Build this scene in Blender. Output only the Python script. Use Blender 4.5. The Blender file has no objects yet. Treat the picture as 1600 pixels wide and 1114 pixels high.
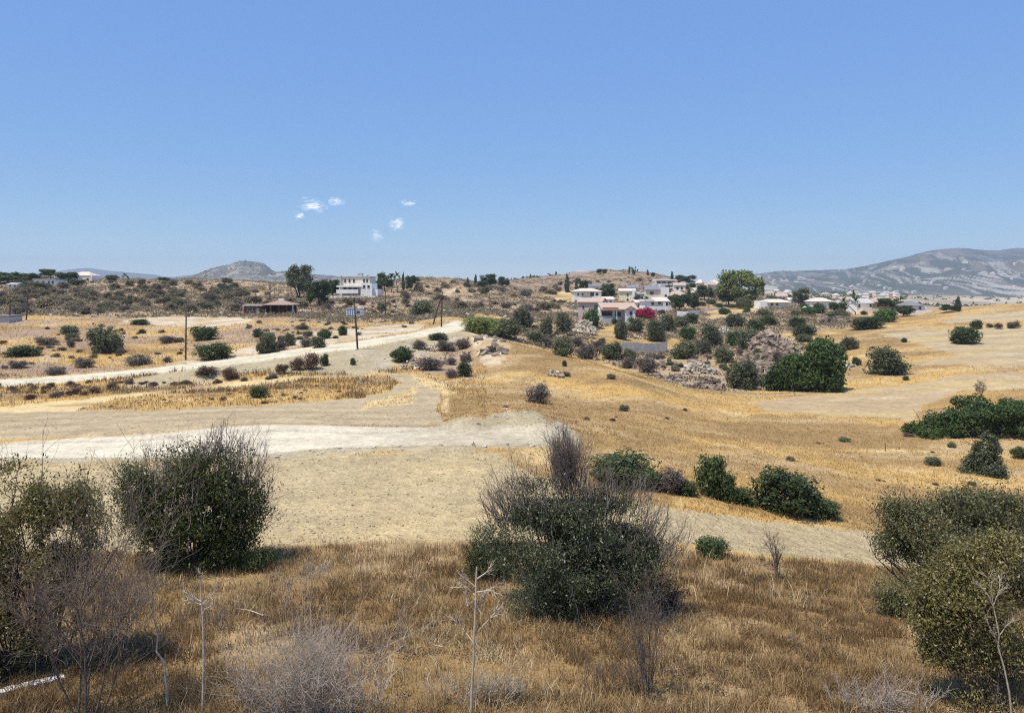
import bpy, math, random
import numpy as np

# ------------------------------------------------------------------ basics
scene = bpy.context.scene
COL = scene.collection
F, CX, HY, CAMZ = 1186.0, 800.0, 450.0, 10.0      # focal length and horizon of the photograph, eye height
R = math.radians
rs = np.random.RandomState

def hash2(ix, iy, seed):
    h = (ix.astype(np.int64) * 374761393 + iy.astype(np.int64) * 668265263 + seed * 974634777) & 0xffffffff
    h = ((h ^ (h >> 13)) * 1274126177) & 0xffffffff
    h = h ^ (h >> 16)
    return (h & 0xffff) / 65535.0

def vnoise(x, y, seed=0):
    ix = np.floor(x); iy = np.floor(y)
    fx = x - ix; fy = y - iy
    fx = fx * fx * (3 - 2 * fx); fy = fy * fy * (3 - 2 * fy)
    a = hash2(ix, iy, seed); b = hash2(ix + 1, iy, seed)
    c = hash2(ix, iy + 1, seed); d = hash2(ix + 1, iy + 1, seed)
    return (a + (b - a) * fx) * (1 - fy) + (c + (d - c) * fx) * fy

def fbm(x, y, seed=0, octv=4):
    x = np.asarray(x, float); y = np.asarray(y, float)
    s = 0; a = 0.5; t = 0
    for i in range(octv):
        s = s + a * vnoise(x, y, seed + i * 17); t += a
        x = x * 2.03 + 11.3; y = y * 2.03 + 5.7; a *= 0.5
    return s / t

def pchip(xs, ys, x):
    xs = np.asarray(xs, float); ys = np.asarray(ys, float); x = np.clip(np.asarray(x, float), xs[0], xs[-1])
    h = np.diff(xs); dl = np.diff(ys) / h
    m = np.zeros_like(ys)
    for i in range(1, len(xs) - 1):
        if dl[i - 1] * dl[i] > 0:
            w1 = 2 * h[i] + h[i - 1]; w2 = h[i] + 2 * h[i - 1]
            m[i] = (w1 + w2) / (w1 / dl[i - 1] + w2 / dl[i])
    m[0] = dl[0]; m[-1] = dl[-1]
    k = np.clip(np.searchsorted(xs, x, side='right') - 1, 0, len(h) - 1)
    t = (x - xs[k]) / h[k]
    h00 = 2 * t**3 - 3 * t**2 + 1; h10 = t**3 - 2 * t**2 + t
    return h00 * ys[k] + h10 * h[k] * m[k] + (1 - h00) * ys[k + 1] + (t**3 - t**2) * h[k] * m[k + 1]

# ------------------------------------------------------------------ object helpers
def tag(o, label=None, cat=None, group=None, kind=None):
    if label: o['label'] = label
    if cat: o['category'] = cat
    if group: o['group'] = group
    if kind: o['kind'] = kind
    return o

def link(o, parent=None):
    COL.objects.link(o)
    if parent is not None: o.parent = parent
    return o

def empty(name, loc=(0, 0, 0), rz=0.0, scale=(1, 1, 1)):
    o = bpy.data.objects.new(name, None)
    o.empty_display_size = 0.2
    o.location = loc; o.rotation_euler = (0, 0, rz); o.scale = scale
    return link(o)

def make_mesh(name, v, f, mats, smooth=False, fattr=None, vcol=None, matidx=None, vattr=None):
    """v (n,3); f (m,3|4) array of equal-sized faces, or list of such arrays"""
    fs = f if isinstance(f, list) else [f]
    fs = [np.asarray(a, np.int32) for a in fs if len(a)]
    me = bpy.data.meshes.new(name)
    v = np.asarray(v, np.float32)
    nl = sum(a.size for a in fs); npoly = sum(len(a) for a in fs)
    me.vertices.add(len(v)); me.vertices.foreach_set('co', v.ravel())
    me.loops.add(nl); me.loops.foreach_set('vertex_index', np.concatenate([a.ravel() for a in fs]))
    me.polygons.add(npoly)
    tot = np.concatenate([np.full(len(a), a.shape[1], np.int32) for a in fs])
    me.polygons.foreach_set('loop_start', np.concatenate([[0], np.cumsum(tot)[:-1]]).astype(np.int32))
    me.polygons.foreach_set('loop_total', tot)
    me.polygons.foreach_set('use_smooth', np.full(npoly, smooth))
    for m in (mats if isinstance(mats, (list, tuple)) else [mats]): me.materials.append(m)
    if matidx is not None: me.polygons.foreach_set('material_index', np.asarray(matidx, np.int32))
    me.update(calc_edges=True)
    if fattr is not None:
        a = me.attributes.new('v', 'FLOAT', 'FACE'); a.data.foreach_set('value', np.asarray(fattr, np.float32))
    if vattr is not None:
        for k, arr in vattr.items():
            a = me.attributes.new(k, 'FLOAT', 'POINT'); a.data.foreach_set('value', np.asarray(arr, np.float32))
    if vcol is not None:
        c = np.ones((len(v), 4), np.float32); c[:, :3] = vcol
        a = me.attributes.new('Col', 'FLOAT_COLOR', 'POINT'); a.data.foreach_set('color', c.ravel())
    return me

def obj(name, me, parent=None, loc=None):
    o = bpy.data.objects.new(name, me)
    if loc is not None: o.location = loc
    return link(o, parent)

def copy_tree(o, parent=None):
    c = o.copy(); COL.objects.link(c); c.parent = parent
    for ch in o.children: copy_tree(ch, c)
    return c

# ------------------------------------------------------------------ materials
def new_mat(name):
    m = bpy.data.materials.new(name); m.use_nodes = True
    nt = m.node_tree; b = nt.nodes['Principled BSDF']
    return m, nt, b

def N(nt, t, **kw):
    n = nt.nodes.new(t)
    for k, v in kw.items(): setattr(n, k, v)
    return n

def mat_plain(name, col, rough=0.8, noise=0.15, scale=3.0, bump=0.0, metal=0.0, spec=0.3):
    m, nt, b = new_mat(name)
    b.inputs['Roughness'].default_value = rough; b.inputs['Metallic'].default_value = metal
    b.inputs['Specular IOR Level'].default_value = spec
    tc = N(nt, 'ShaderNodeTexCoord'); nz = N(nt, 'ShaderNodeTexNoise')
    nz.inputs['Scale'].default_value = scale; nz.inputs['Detail'].default_value = 5
    nt.links.new(tc.outputs['Object'], nz.inputs['Vector'])
    mr = N(nt, 'ShaderNodeMapRange'); mr.inputs[1].default_value = 0.3; mr.inputs[2].default_value = 0.7
    mr.inputs[3].default_value = 1 - noise; mr.inputs[4].default_value = 1 + noise
    nt.links.new(nz.outputs[0], mr.inputs[0])
    mx = N(nt, 'ShaderNodeMix', data_type='RGBA', blend_type='MULTIPLY'); mx.inputs[0].default_value = 1
    mx.inputs[6].default_value = (*col, 1); nt.links.new(mr.outputs[0], mx.inputs[7])
    nt.links.new(mx.outputs[2], b.inputs['Base Color'])
    if bump:
        bp = N(nt, 'ShaderNodeBump'); bp.inputs['Strength'].default_value = bump; bp.inputs['Distance'].default_value = 0.1
        nt.links.new(nz.outputs[0], bp.inputs['Height']); nt.links.new(bp.outputs[0], b.inputs['Normal'])
    return m

def mat_leaf(name, c0, c1, c2=None, trans=0.36, rough=0.5, spec=0.35):
    """leaf colour runs c0 -> c1 (-> c2) by a per-leaf random attribute, plus a little per plant"""
    m, nt, b = new_mat(name)
    at = N(nt, 'ShaderNodeAttribute', attribute_name='v'); oi = N(nt, 'ShaderNodeObjectInfo')
    cr = N(nt, 'ShaderNodeValToRGB'); e = cr.color_ramp.elements
    e[0].color = (*c0, 1); e[1].color = (*c1, 1)
    if c2 is not None:
        n = e.new(0.8); n.color = (*c1, 1); e[2].color = (*c2, 1)
    nt.links.new(at.outputs['Fac'], cr.inputs[0])
    mr = N(nt, 'ShaderNodeMapRange'); mr.inputs[3].default_value = 0.82; mr.inputs[4].default_value = 1.2
    nt.links.new(oi.outputs['Random'], mr.inputs[0])
    mx = N(nt, 'ShaderNodeMix', data_type='RGBA', blend_type='MULTIPLY'); mx.inputs[0].default_value = 1
    nt.links.new(cr.outputs[0], mx.inputs[6]); nt.links.new(mr.outputs[0], mx.inputs[7])
    nt.links.new(mx.outputs[2], b.inputs['Base Color'])
    b.inputs['Roughness'].default_value = rough; b.inputs['Specular IOR Level'].default_value = spec
    if trans > 0:
        tr = N(nt, 'ShaderNodeBsdfTranslucent'); nt.links.new(mx.outputs[2], tr.inputs['Color'])
        ms = N(nt, 'ShaderNodeMixShader'); ms.inputs[0].default_value = trans
        nt.links.new(b.outputs[0], ms.inputs[1]); nt.links.new(tr.outputs[0], ms.inputs[2])
        nt.links.new(ms.outputs[0], nt.nodes['Material Output'].inputs['Surface'])
    return m

def mat_ground(name):
    m, nt, b = new_mat(name)
    b.inputs['Roughness'].default_value = 0.95; b.inputs['Specular IOR Level'].default_value = 0.1
    geo = N(nt, 'ShaderNodeNewGeometry')
    col = N(nt, 'ShaderNodeAttribute', attribute_name='Col'); clod = N(nt, 'ShaderNodeAttribute', attribute_name='clod')
    facs = []
    for sc, det in ((7.0, 4), (1.6, 5), (0.33, 5)):
        nz = N(nt, 'ShaderNodeTexNoise'); nz.inputs['Scale'].default_value = sc
        nz.inputs['Detail'].default_value = det; nz.inputs['Roughness'].default_value = 0.65
        nt.links.new(geo.outputs['Position'], nz.inputs['Vector']); facs.append(nz)
    # stones, straw and bare specks: colour differences of the ground itself
    prev = col.outputs['Color']
    for nz, lo, hi in ((facs[0], 0.80, 1.22), (facs[1], 0.82, 1.18), (facs[2], 0.86, 1.14)):
        mr = N(nt, 'ShaderNodeMapRange'); mr.inputs[1].default_value = 0.32; mr.inputs[2].default_value = 0.68
        mr.inputs[3].default_value = lo; mr.inputs[4].default_value = hi
        nt.links.new(nz.outputs[0], mr.inputs[0])
        mx = N(nt, 'ShaderNodeMix', data_type='RGBA', blend_type='MULTIPLY'); mx.inputs[0].default_value = 1
        nt.links.new(prev, mx.inputs[6]); nt.links.new(mr.outputs[0], mx.inputs[7]); prev = mx.outputs[2]
    nt.links.new(prev, b.inputs['Base Color'])
    add = N(nt, 'ShaderNodeMath', operation='MULTIPLY_ADD'); add.inputs[1].default_value = 3.0
    nt.links.new(facs[1].outputs[0], add.inputs[0]); nt.links.new(facs[0].outputs[0], add.inputs[2])
    bp = N(nt, 'ShaderNodeBump'); bp.inputs['Distance'].default_value = 0.16
    nt.links.new(clod.outputs['Fac'], bp.inputs['Strength'])
    nt.links.new(add.outputs[0], bp.inputs['Height']); nt.links.new(bp.outputs[0], b.inputs['Normal'])
    return m

M_GROUND = mat_ground('ground')
M = {
 'olive':   mat_leaf('olive_leaf', (0.085, 0.098, 0.048), (0.177, 0.186, 0.096), (0.291, 0.282, 0.156)),
 'dark':    mat_leaf('dark_leaf', (0.041, 0.067, 0.019), (0.103, 0.135, 0.043), (0.172, 0.206, 0.080)),
 'green':   mat_leaf('green_leaf', (0.046, 0.094, 0.021), (0.111, 0.189, 0.047), (0.182, 0.260, 0.078)),
 'thicket': mat_leaf('thicket_leaf', (.038, .070, .016), (.092, .140, .034), (.17, .21, .07)),
 'lime':    mat_leaf('lime_leaf', (0.111, 0.143, 0.039), (0.260, 0.305, 0.091), (0.416, 0.442, 0.156)),
 'scrub':   mat_leaf('scrub_leaf', (0.161, 0.136, 0.080), (0.282, 0.232, 0.143), (0.413, 0.329, 0.210)),
 'grey':    mat_leaf('grey_twig', (.085, .068, .058), (.17, .14, .12), (.28, .24, .20)),
 'maroon':  mat_leaf('maroon_twig', (.07, .035, .022), (.14, .075, .045), (.24, .15, .09)),
 'conifer': mat_leaf('needle', (0.041, 0.053, 0.026), (0.098, 0.110, 0.055), (0.164, 0.175, 0.091), trans=0.1),
 'flower':  mat_leaf('flower', (.26, .012, .05), (.52, .03, .10), (.72, .10, .22)),
 'grass':   mat_leaf('dry_grass', (.225, .143, .065), (.465, .322, .158), (.81, .69, .44), trans=0.3, rough=0.7, spec=0.15),
 'gold':    mat_leaf('golden_grass', (.275, .170, .060), (.535, .372, .152), (.78, .62, .33), trans=0.3, rough=0.7, spec=0.15),
 'stalk':   mat_leaf('straw_stalk', (0.420, 0.304, 0.156), (0.660, 0.522, 0.303), (0.820, 0.694, 0.451), trans=0.2, rough=0.7, spec=0.15),
 'nearleaf':mat_leaf('broad_leaf', (0.040, 0.055, 0.012), (0.121, 0.139, 0.031), (0.270, 0.265, 0.077), trans=0.38, rough=0.38, spec=0.5),
 'shadeleaf':mat_leaf('grey_broad_leaf', (.036, .050, .022), (.098, .118, .052), (.215, .225, .125), trans=0.36, rough=0.4, spec=0.5),  # less saturated grey-green leaf of the big tangled shrub
 'oleaf':   mat_leaf('olive_near_leaf', (0.097, 0.091, 0.031), (0.245, 0.210, 0.072), (0.438, 0.364, 0.156), trans=0.36, rough=0.42, spec=0.45),
 'greyleaf':mat_leaf('grey_green_leaf', (0.091, 0.100, 0.042), (0.202, 0.198, 0.081), (0.367, 0.332, 0.150), trans=0.36, rough=0.42, spec=0.45),
 'feather': mat_leaf('feathery_leaf', (0.078, 0.098, 0.046), (0.182, 0.195, 0.104), (0.312, 0.286, 0.169), trans=0.2),
 'bark':    mat_plain('bark', (.13, .10, .075), 0.9, .3, 8),
 'twig':    mat_plain('grey_purple_twig', (.215, .175, .15), 0.8, .3, 5),
 'deadwood':mat_plain('bleached_wood', (.47, .39, .29), 0.85, .25, 9),
 'deadtwig':mat_plain('dead_twig', (.46, .39, .32), 0.85, .3, 9),
 'darkdead':mat_plain('dark_dead_twig', (.16, .125, .10), 0.85, .3, 9),
 'rock':    mat_plain('rock', (.25, .198, .150), 0.9, .5, .9, 0.6),
 'chalk':   mat_plain('chalk_rock', (.47, .415, .33), 0.9, .25, 2.0, 0.4),
 'clod':    mat_plain('earth_clod', (.40, .325, .20), 0.95, .3, 5.0, 0.4),
 'white':   mat_plain('white_render', (.81, .79, .74), 0.8, .06, 0.6),
 'cream':   mat_plain('cream_render', (.73, .66, .54), 0.8, .07, 0.6),
 'yellow':  mat_plain('yellow_render', (.78, .69, .46), 0.8, .07, 0.6),
 'pink':    mat_plain('pinkish_render', (.50, .41, .37), 0.8, .07, 0.6),
 'greywall':mat_plain('grey_render', (.46, .45, .43), 0.8, .08, 0.6),
 'concrete':mat_plain('concrete', (.44, .41, .37), 0.9, .16, 1.2, 0.2),
 'tile':    mat_plain('terracotta_tile', (.455, .345, .27), 0.85, .22, 6.0, 0.3),
 'paletile':mat_plain('pale_tile', (.62, .54, .45), 0.85, .18, 6.0, 0.3),
 'brownroof':mat_plain('weathered_brown_roof', (.34, .235, .18), 0.85, .2, 6.0, 0.3),
 'slate':   mat_plain('grey_roof', (.21, .21, .22), 0.6, .12, 3.0),
 'pane':    mat_plain('window_pane', (.025, .030, .038), 0.12, .1, 1.0, spec=0.6),
 'frame':   mat_plain('window_frame', (.38, .36, .33), 0.6, .08, 2.0),
 'awning':  mat_plain('red_awning', (.40, .13, .08), 0.8, .12, 4.0),
 'wood':    mat_plain('brown_wood', (.13, .065, .042), 0.75, .3, 3.0),
 'pole':    mat_plain('creosoted_wood', (.075, .050, .036), 0.85, .25, 3.0),
 'metal':   mat_plain('grey_metal', (.35, .35, .34), 0.5, .1, 2.0, metal=0.6),
 'blue':    mat_plain('blue_paint', (.16, .24, .40), 0.6, .08, 2.0),
 'cabin':   mat_plain('white_panel', (.72, .73, .74), 0.5, .05, 2.0),
}

# ------------------------------------------------------------------ terrain: key points per bearing, from near to far
# every row: bearing, then (distance, apparent height) of the same thirteen features of the land
PROF = {
 -300: [(16,1114),(29,870),(46,722),(53,692),(85,625),(90,606),(97,594),(180,500),(260,462),(340,441),(500,452),(1500,454)],
 0:    [(16,1114),(28.5,868),(47,716),(54,689),(86,617),(93,605),(98,592),(185,495),(260,459),(340,435),(480,450),(1500,453)],
 150:  [(16,1114),(28.5,867),(47.5,713),(54.5,681),(90,608),(98,592),(104,582),(190,493),(270,459),(350,437),(480,450),(1500,453)],
 300:  [(16,1114),(28.5,863),(48,710),(55,672),(93,603),(105,577),(111,566),(195,494),(280,461),(360,437),(480,450),(1500,453)],
 450:  [(16,1114),(28.5,857),(48,703),(56,666),(96,590),(108,560),(115,548),(198,492),(275,466),(350,445),(480,452),(1500,453)],
 550:  [(16,1114),(28.7,853),(48,699),(56,667),(98,586),(112,547),(120,535),(205,497),(262,467),(300,459),(420,462),(1500,453)],
 640:  [(16,1114),(28.8,850),(48,698),(56,667),(100,580),(125,535),(134,524),(205,496),(280,465),(440,434),(600,446),(1500,453)],
 710:  [(16,1114),(28.8,850),(48,697),(56,666),(98,583),(138,522),(163,505),(212,488),(300,465),(450,434),(600,447),(1500,453)],
 765:  [(16,1114),(28.8,849),(48,697),(56,664),(88,600),(128,527),(152,533),(208,495),(300,470),(420,444),(600,446),(1500,453)],
 830:  [(16,1114),(28.8,850),(48,700),(55,664),(82,612),(118,543),(150,560),(208,506),(300,474),(700,436),(1000,446),(1500,453)],
 900:  [(16,1114),(29,853),(46,708),(54,674),(80,625),(112,560),(150,576),(210,520),(290,480),(700,428),(1000,446),(1500,453)],
 960:  [(16,1114),(29.2,856),(40,765),(55,682),(76,634),(104,578),(147,582),(205,530),(262,494),(700,423),(1000,446),(1500,453)],
 1020: [(16,1114),(29.6,860),(35,800),(55,692),(72,647),(99,598),(144,586),(200,542),(265,494),(700,428),(1000,446),(1500,453)],
 1100: [(16,1114),(29.8,866),(34.5,815),(55,705),(72,665),(95,625),(140,587),(200,540),(280,490),(500,448),(800,453),(1500,455)],
 1200: [(16,1114),(30,873),(35.5,830),(52,725),(72,680),(92,642),(135,595),(200,532),(300,481),(500,465),(1000,462),(1500,457)],
 1300: [(16,1114),(30.5,882),(36,842),(50,750),(70,695),(92,645),(130,590),(195,530),(270,491),(400,478),(1000,464),(1500,459)],
 1400: [(16,1114),(31,890),(37,855),(50,768),(70,700),(95,640),(125,590),(180,530),(250,497),(330,486),(800,474),(1500,462)],
 1500: [(16,1114),(31,895),(38,860),(50,775),(70,700),(95,635),(125,580),(180,525),(230,497),(270,482),(700,482),(1500,466)],
 1600: [(16,1114),(31,895),(38,860),(50,780),(70,700),(95,632),(125,577),(180,520),(230,490),(270,474),(700,482),(1500,468)],
 1900: [(16,1114),(31,895),(38,860),(50,780),(70,700),(95,630),(125,575),(180,515),(230,485),(270,466),(700,480),(1500,468)],
}
pk = sorted(PROF)
NK = len(PROF[0])
px_core = np.arange(-240, 1841, 2.0)
px_all = np.concatenate([[-9000, -5000, -3000, -1900, -1300, -900, -600, -420, -320], px_core, [1930, 2050, 2250, 2550, 2950, 3550, 4600, 6600, 10600]])
KY = np.array([pchip(pk, [PROF[p][k][0] for p in pk], px_all) for k in range(NK)])
KP = np.array([pchip(pk, [PROF[p][k][1] for p in pk], px_all) for k in range(NK)])
rowY = np.concatenate([np.geomspace(3.0, 11.8, 30), np.geomspace(12, 34, 240), np.geomspace(34.2, 260, 420), np.geomspace(262, 720, 130), np.geomspace(740, 9000, 60)])
lrow = np.log(rowY)
GP = np.zeros((len(px_all), len(rowY)))           # apparent height per bearing and distance
for i in range(len(px_all)):
    ly = np.log(np.concatenate([[3.0, 8.0], KY[:, i], [9000.0]]))
    kp = np.concatenate([[HY + (CAMZ - 2.2) * F / 3.0, HY + (CAMZ - 1.8) * F / 8.0], KP[:, i], [HY + 3]])
    GP[i] = pchip(ly, kp, lrow)
YY = np.tile(rowY, (len(px_all), 1)); PX = np.tile(px_all[:, None], (1, len(rowY)))
XX = (PX - CX) / F * YY
ZZ = CAMZ - (GP - HY) * YY / F
# natural unevenness of the ground, growing away from the level fields
amp = 0.04 + 0.10 * np.clip((YY - 55) / 60, 0, 1) + 1.3 * np.clip((YY - 170) / 300, 0, 1)
ZZ += amp * (fbm(XX / 9, YY / 9, 3, 4) - 0.5) * 2
ZZ += 0.10 * (fbm(XX / 1.3, YY / 1.3, 9, 3) - 0.5) * np.clip((45 - YY) / 10, 0.3, 1)
big = np.clip((YY - 260) / 250, 0, 1)
ZZ += big * 4.0 * (fbm(XX / 60, YY / 60, 5, 4) - 0.5)

def col_interp(px):
    i = int(np.clip(np.searchsorted(px_all, px) - 1, 0, len(px_all) - 2))
    t = (px - px_all[i]) / (px_all[i + 1] - px_all[i])
    return ZZ[i] * (1 - t) + ZZ[i + 1] * t

def cast(px, py):
    """first point of the land met along one bearing and slope"""
    z = col_interp(px)
    p = HY + (CAMZ - z) * F / rowY
    k = np.where(p[30:] <= py)[0]
    k = (k[0] + 30) if len(k) else len(rowY) - 1
    t = (p[k - 1] - py) / max(1e-6, p[k - 1] - p[k]) if p[k] < p[k - 1] else 1.0
    t = min(max(t, 0), 1)
    Y = math.exp(lrow[k - 1] * (1 - t) + lrow[k] * t)
    return ((px - CX) / F * Y, Y, z[k - 1] * (1 - t) + z[k] * t)

def gz(x, y):
    """height of the land"""
    x = np.atleast_1d(np.asarray(x, float)); y = np.atleast_1d(np.asarray(y, float))
    px = CX + F * x / y
    i = np.clip(np.searchsorted(px_all, px) - 1, 0, len(px_all) - 2); t = np.clip((px - px_all[i]) / (px_all[i + 1] - px_all[i]), 0, 1)
    ly = np.log(y); j = np.clip(np.searchsorted(lrow, ly) - 1, 0, len(lrow) - 2); s = np.clip((ly - lrow[j]) / (lrow[j + 1] - lrow[j]), 0, 1)
    return (ZZ[i, j] * (1 - t) + ZZ[i + 1, j] * t) * (1 - s) + (ZZ[i, j + 1] * (1 - t) + ZZ[i + 1, j + 1] * t) * s

def mound(px, py, w, d, h):
    global ZZ
    x, y, _ = cast(px, py)
    ZZ = ZZ + h * np.exp(-((XX - x) / w) ** 2 - ((YY - y) / d) ** 2) * (0.85 + 0.3 * fbm(XX / 0.8, YY / 0.8, 31, 3))
for a in [(745, 662, 2.2, 1.6, .75), (715, 664, 1.6, 1.2, .45), (815, 656, 2.0, 2.2, .8), (842, 668, 1.6, 1.4, .35), (785, 664, 2.0, 1.3, .4), (880, 676, 2.0, 1.3, .3),
          (280, 594, 4.5, 2.5, .9), (330, 588, 4.0, 2.0, .8), (215, 676, 1.0, .8, .3), (235, 674, .8, .7, .25), (150, 680, 1.2, .8, .25),
          (610, 703, 3.5, .5, .12), (500, 707, 3.0, .5, .12), (700, 700, 3, .5, .12)]:
    mound(*a)

# ------------------------------------------------------------------ zones of the land
from math import log
def poly_world(pts):
    out = []
    n = len(pts)
    for a in range(n):
        (x0, y0), (x1, y1) = pts[a], pts[(a + 1) % n]
        m = max(1, int(max(abs(x1 - x0), abs(y1 - y0)) / 10))
        for k in range(m):
            px = x0 + (x1 - x0) * k / m; py = y0 + (y1 - y0) * k / m
            c = cast(px, py); out.append((px, log(c[1])))
    return np.array(out)

WPX = PX + (fbm(XX / 2.2, YY / 2.2, 41, 4) - .5) * F / YY * 1.6
WLY = np.log(YY) + (fbm(XX / 1.7, YY / 1.7, 43, 4) - .5) * 0.05
def inside(pts, k=1.0):
    WPX_, WLY_ = PX + (WPX - PX) * k, np.log(YY) + (WLY - np.log(YY)) * k
    P = poly_world(pts)
    res = np.zeros(WPX.shape, bool)
    bx = (WPX_ >= P[:, 0].min()) & (WPX_ <= P[:, 0].max()) & (WLY_ >= P[:, 1].min()) & (WLY_ <= P[:, 1].max())
    ii = np.where(bx); x = WPX_[ii]; y = WLY_[ii]; r = np.zeros(len(x), bool)
    xj, yj = P[-1]
    for xi, yi in P:
        c = ((yi > y) != (yj > y)) & (x < (xj - xi) * (y - yi) / (yj - yi + 1e-12) + xi)
        r ^= c; xj, yj = xi, yi
    res[ii] = r
    return res

GOLD, BROWN, TAN, ROAD, SOIL, BANK, CHALK, SCRUB, GULLY, STUBBLE, RUSTY, ROAD2, STRAW = range(13)
zone = np.full(WPX.shape, GOLD)
zone[(np.exp(WLY) > np.where(PX < 740, 188, 215)) & (PX < 1330)] = SCRUB
zone[(np.exp(WLY) > 300) & (PX >= 1100)] = SCRUB
k2 = np.interp(PX[:, 0], px_all, KY[1])[:, None]
LBL = {}
KW = {ROAD: .16, ROAD2: .16, TAN: .5, SOIL: .5, BANK: .7, STUBBLE: .6}
def paint(z, pts): zone[inside(pts, KW.get(z, 1.0))] = z
paint(CHALK, [(185,505),(210,497),(300,494),(380,496),(405,502),(330,512),(250,508)])
paint(CHALK, [(240,577),(300,562),(380,546),(430,530),(500,518),(560,512),(640,506),(668,506),(655,516),(560,531),(450,545),(380,555),(300,568)])
paint(SCRUB, [(640,560),(650,535),(690,522),(728,530),(742,560),(735,592),(690,585),(655,580)])
paint(CHALK, [(725,520),(765,522),(800,540),(780,570),(755,572),(742,545)])
paint(GULLY, [(745,500),(830,505),(905,500),(960,530),(975,552),(1050,550),(1090,530),(1180,515),(1255,530),(1265,575),(1225,610),(1150,612),(1075,606),(985,578),(900,556),(820,538)])
paint(RUSTY, [(1195,645),(1290,655),(1400,665),(1480,690),(1460,715),(1300,700),(1180,690),(1120,665)])
paint(RUSTY, [(760,600),(830,585),(860,610),(960,640),(1080,690),(1000,700),(900,660),(800,640)])
paint(STUBBLE, [(1175,630),(1300,612),(1420,600),(1510,585),(1600,581),(1830,578),(1830,612),(1600,607),(1500,612),(1440,637),(1430,656),(1300,649),(1200,641)])
paint(STUBBLE, [(1400,572),(1500,555),(1600,545),(1830,540),(1830,566),(1600,572),(1500,570)])
paint(SOIL, [(1370,522),(1450,514),(1600,512),(1830,508),(1830,545),(1600,560),(1500,556),(1440,538)])
paint(SOIL, [(1500,492),(1600,486),(1830,480),(1830,495),(1600,500),(1470,506)])
paint(SOIL, [(-230,642),(0,637),(150,622),(300,606),(420,592),(600,582),(650,584),(690,610),(682,640),(700,662),(640,668),(560,664),(450,662),(330,666),(250,676),(100,684),(-230,692)])
paint(GOLD, [(120,641),(180,622),(330,608),(520,590),(610,588),(625,598),(610,612),(560,622),(430,632),(250,641)])
paint(STRAW, [(-230,640),(0,636),(150,621),(300,605),(420,591),(600,581),(640,583),(600,588),(520,590),(330,608),(180,623),(120,641),(20,646)])
paint(STRAW, [(560,640),(590,622),(640,612),(650,600),(688,612),(690,640),(700,660),(740,655),(760,640),(730,625),(700,610),(690,600),(660,588),(640,584),(655,606),(645,630)])
paint(BANK, [(180,600),(240,586),(300,577),(450,559),(560,546),(690,523),(745,516),(705,537),(650,548),(612,578),(560,584),(480,582),(400,580),(330,592),(240,604)])
paint(BANK, [(690,668),(720,655),(760,652),(800,640),(835,642),(850,658),(885,664),(910,692),(880,706),(820,700),(640,707),(480,716),(400,722),(200,722),(100,724),(-230,730),(-230,715),(640,690)])
paint(TAN, [(-230,872),(0,869),(200,862),(450,851),(720,845),(1050,846),(1200,866),(1350,882),(1450,889),(1450,850),(1360,832),(1200,815),(1060,795),(900,772),(830,735),(780,706),(700,704),(640,709),(450,718),(400,724),(150,726),(-230,732)])
paint(STRAW, [(780,706),(880,706),(905,745),(900,772),(850,750)])
paint(ROAD, [(-230,694),(0,692),(120,685),(250,678),(330,668),(400,664),(450,663),(560,666),(640,668),(800,664),(870,668),(890,682),(860,692),(640,696),(480,702),(400,710),(200,715),(0,716),(-230,720)])
paint(ROAD2, [(-230,597),(0,593),(100,587),(200,579),(300,568),(380,557),(450,547),(550,534),(640,521),(695,508),(712,501),(735,505),(742,514),(690,522),(640,530),(560,545),(450,558),(380,568),(300,577),(200,589),(100,598),(0,605),(-230,612)])
paint(CHALK, [(688,462),(700,455),(712,451),(716,453),(700,460),(692,464)])
paint(GOLD, [(925,520),(960,508),(975,535),(930,545)])
paint(STRAW, [(862,462),(880,454),(903,456),(900,472),(870,474)])
paint(STRAW, [(1100,482),(1180,478),(1190,486),(1110,498)])
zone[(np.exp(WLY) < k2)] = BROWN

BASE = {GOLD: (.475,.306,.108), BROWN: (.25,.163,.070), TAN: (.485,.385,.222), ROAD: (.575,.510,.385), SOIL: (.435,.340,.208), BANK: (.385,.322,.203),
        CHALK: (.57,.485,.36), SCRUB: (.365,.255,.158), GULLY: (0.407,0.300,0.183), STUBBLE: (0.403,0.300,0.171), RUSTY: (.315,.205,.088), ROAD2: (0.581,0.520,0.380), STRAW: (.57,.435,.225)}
CLOD = {GOLD: .35, BROWN: .4, TAN: .85, ROAD: .10, SOIL: .6, BANK: .55, CHALK: .55, SCRUB: .6, GULLY: .7, STUBBLE: .45, RUSTY: .35, ROAD2: .12, STRAW: .3}
colr = np.zeros(WPX.shape + (3,)); clod = np.zeros(WPX.shape)
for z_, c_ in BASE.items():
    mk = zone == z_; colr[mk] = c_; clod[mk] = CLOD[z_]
n1 = fbm(XX / 14, YY / 7, 61, 5); n2 = fbm(XX / 3.5, YY / 2.2, 67, 5); n3 = fbm(XX / 30, YY / 18, 71, 4)
def mixin(mk, f, c):
    f = np.clip(f, 0, 1)[..., None] * mk[..., None]
    colr[:] = colr * (1 - f) + np.array(c) * f
isg = (zone == GOLD) | (zone == RUSTY) | (zone == STRAW)
mixin(isg, (n2 - .52) * 4.0, (.56, .42, .205))          # straw swept flat
mixin(isg, (n1 - .51) * 6.0, (.285, .182, .080))
mixin(isg & (PX > 700), (fbm(XX / 24 + YY / 40, YY / 9 - XX / 26, 89, 5) - .52) * 6, (.30, .195, .085))
mixin(isg & (PX > 760), (fbm(XX / 18 + YY / 30, YY / 5 - XX / 16, 87, 5) - .56) * 6, (.44, .32, .17))   # washed bare streaks        # browner seed heads
mixin((zone == GOLD) & (YY > 85) & (PX < 760), (n2 - .5) * 4, (.42, .33, .23))
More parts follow.
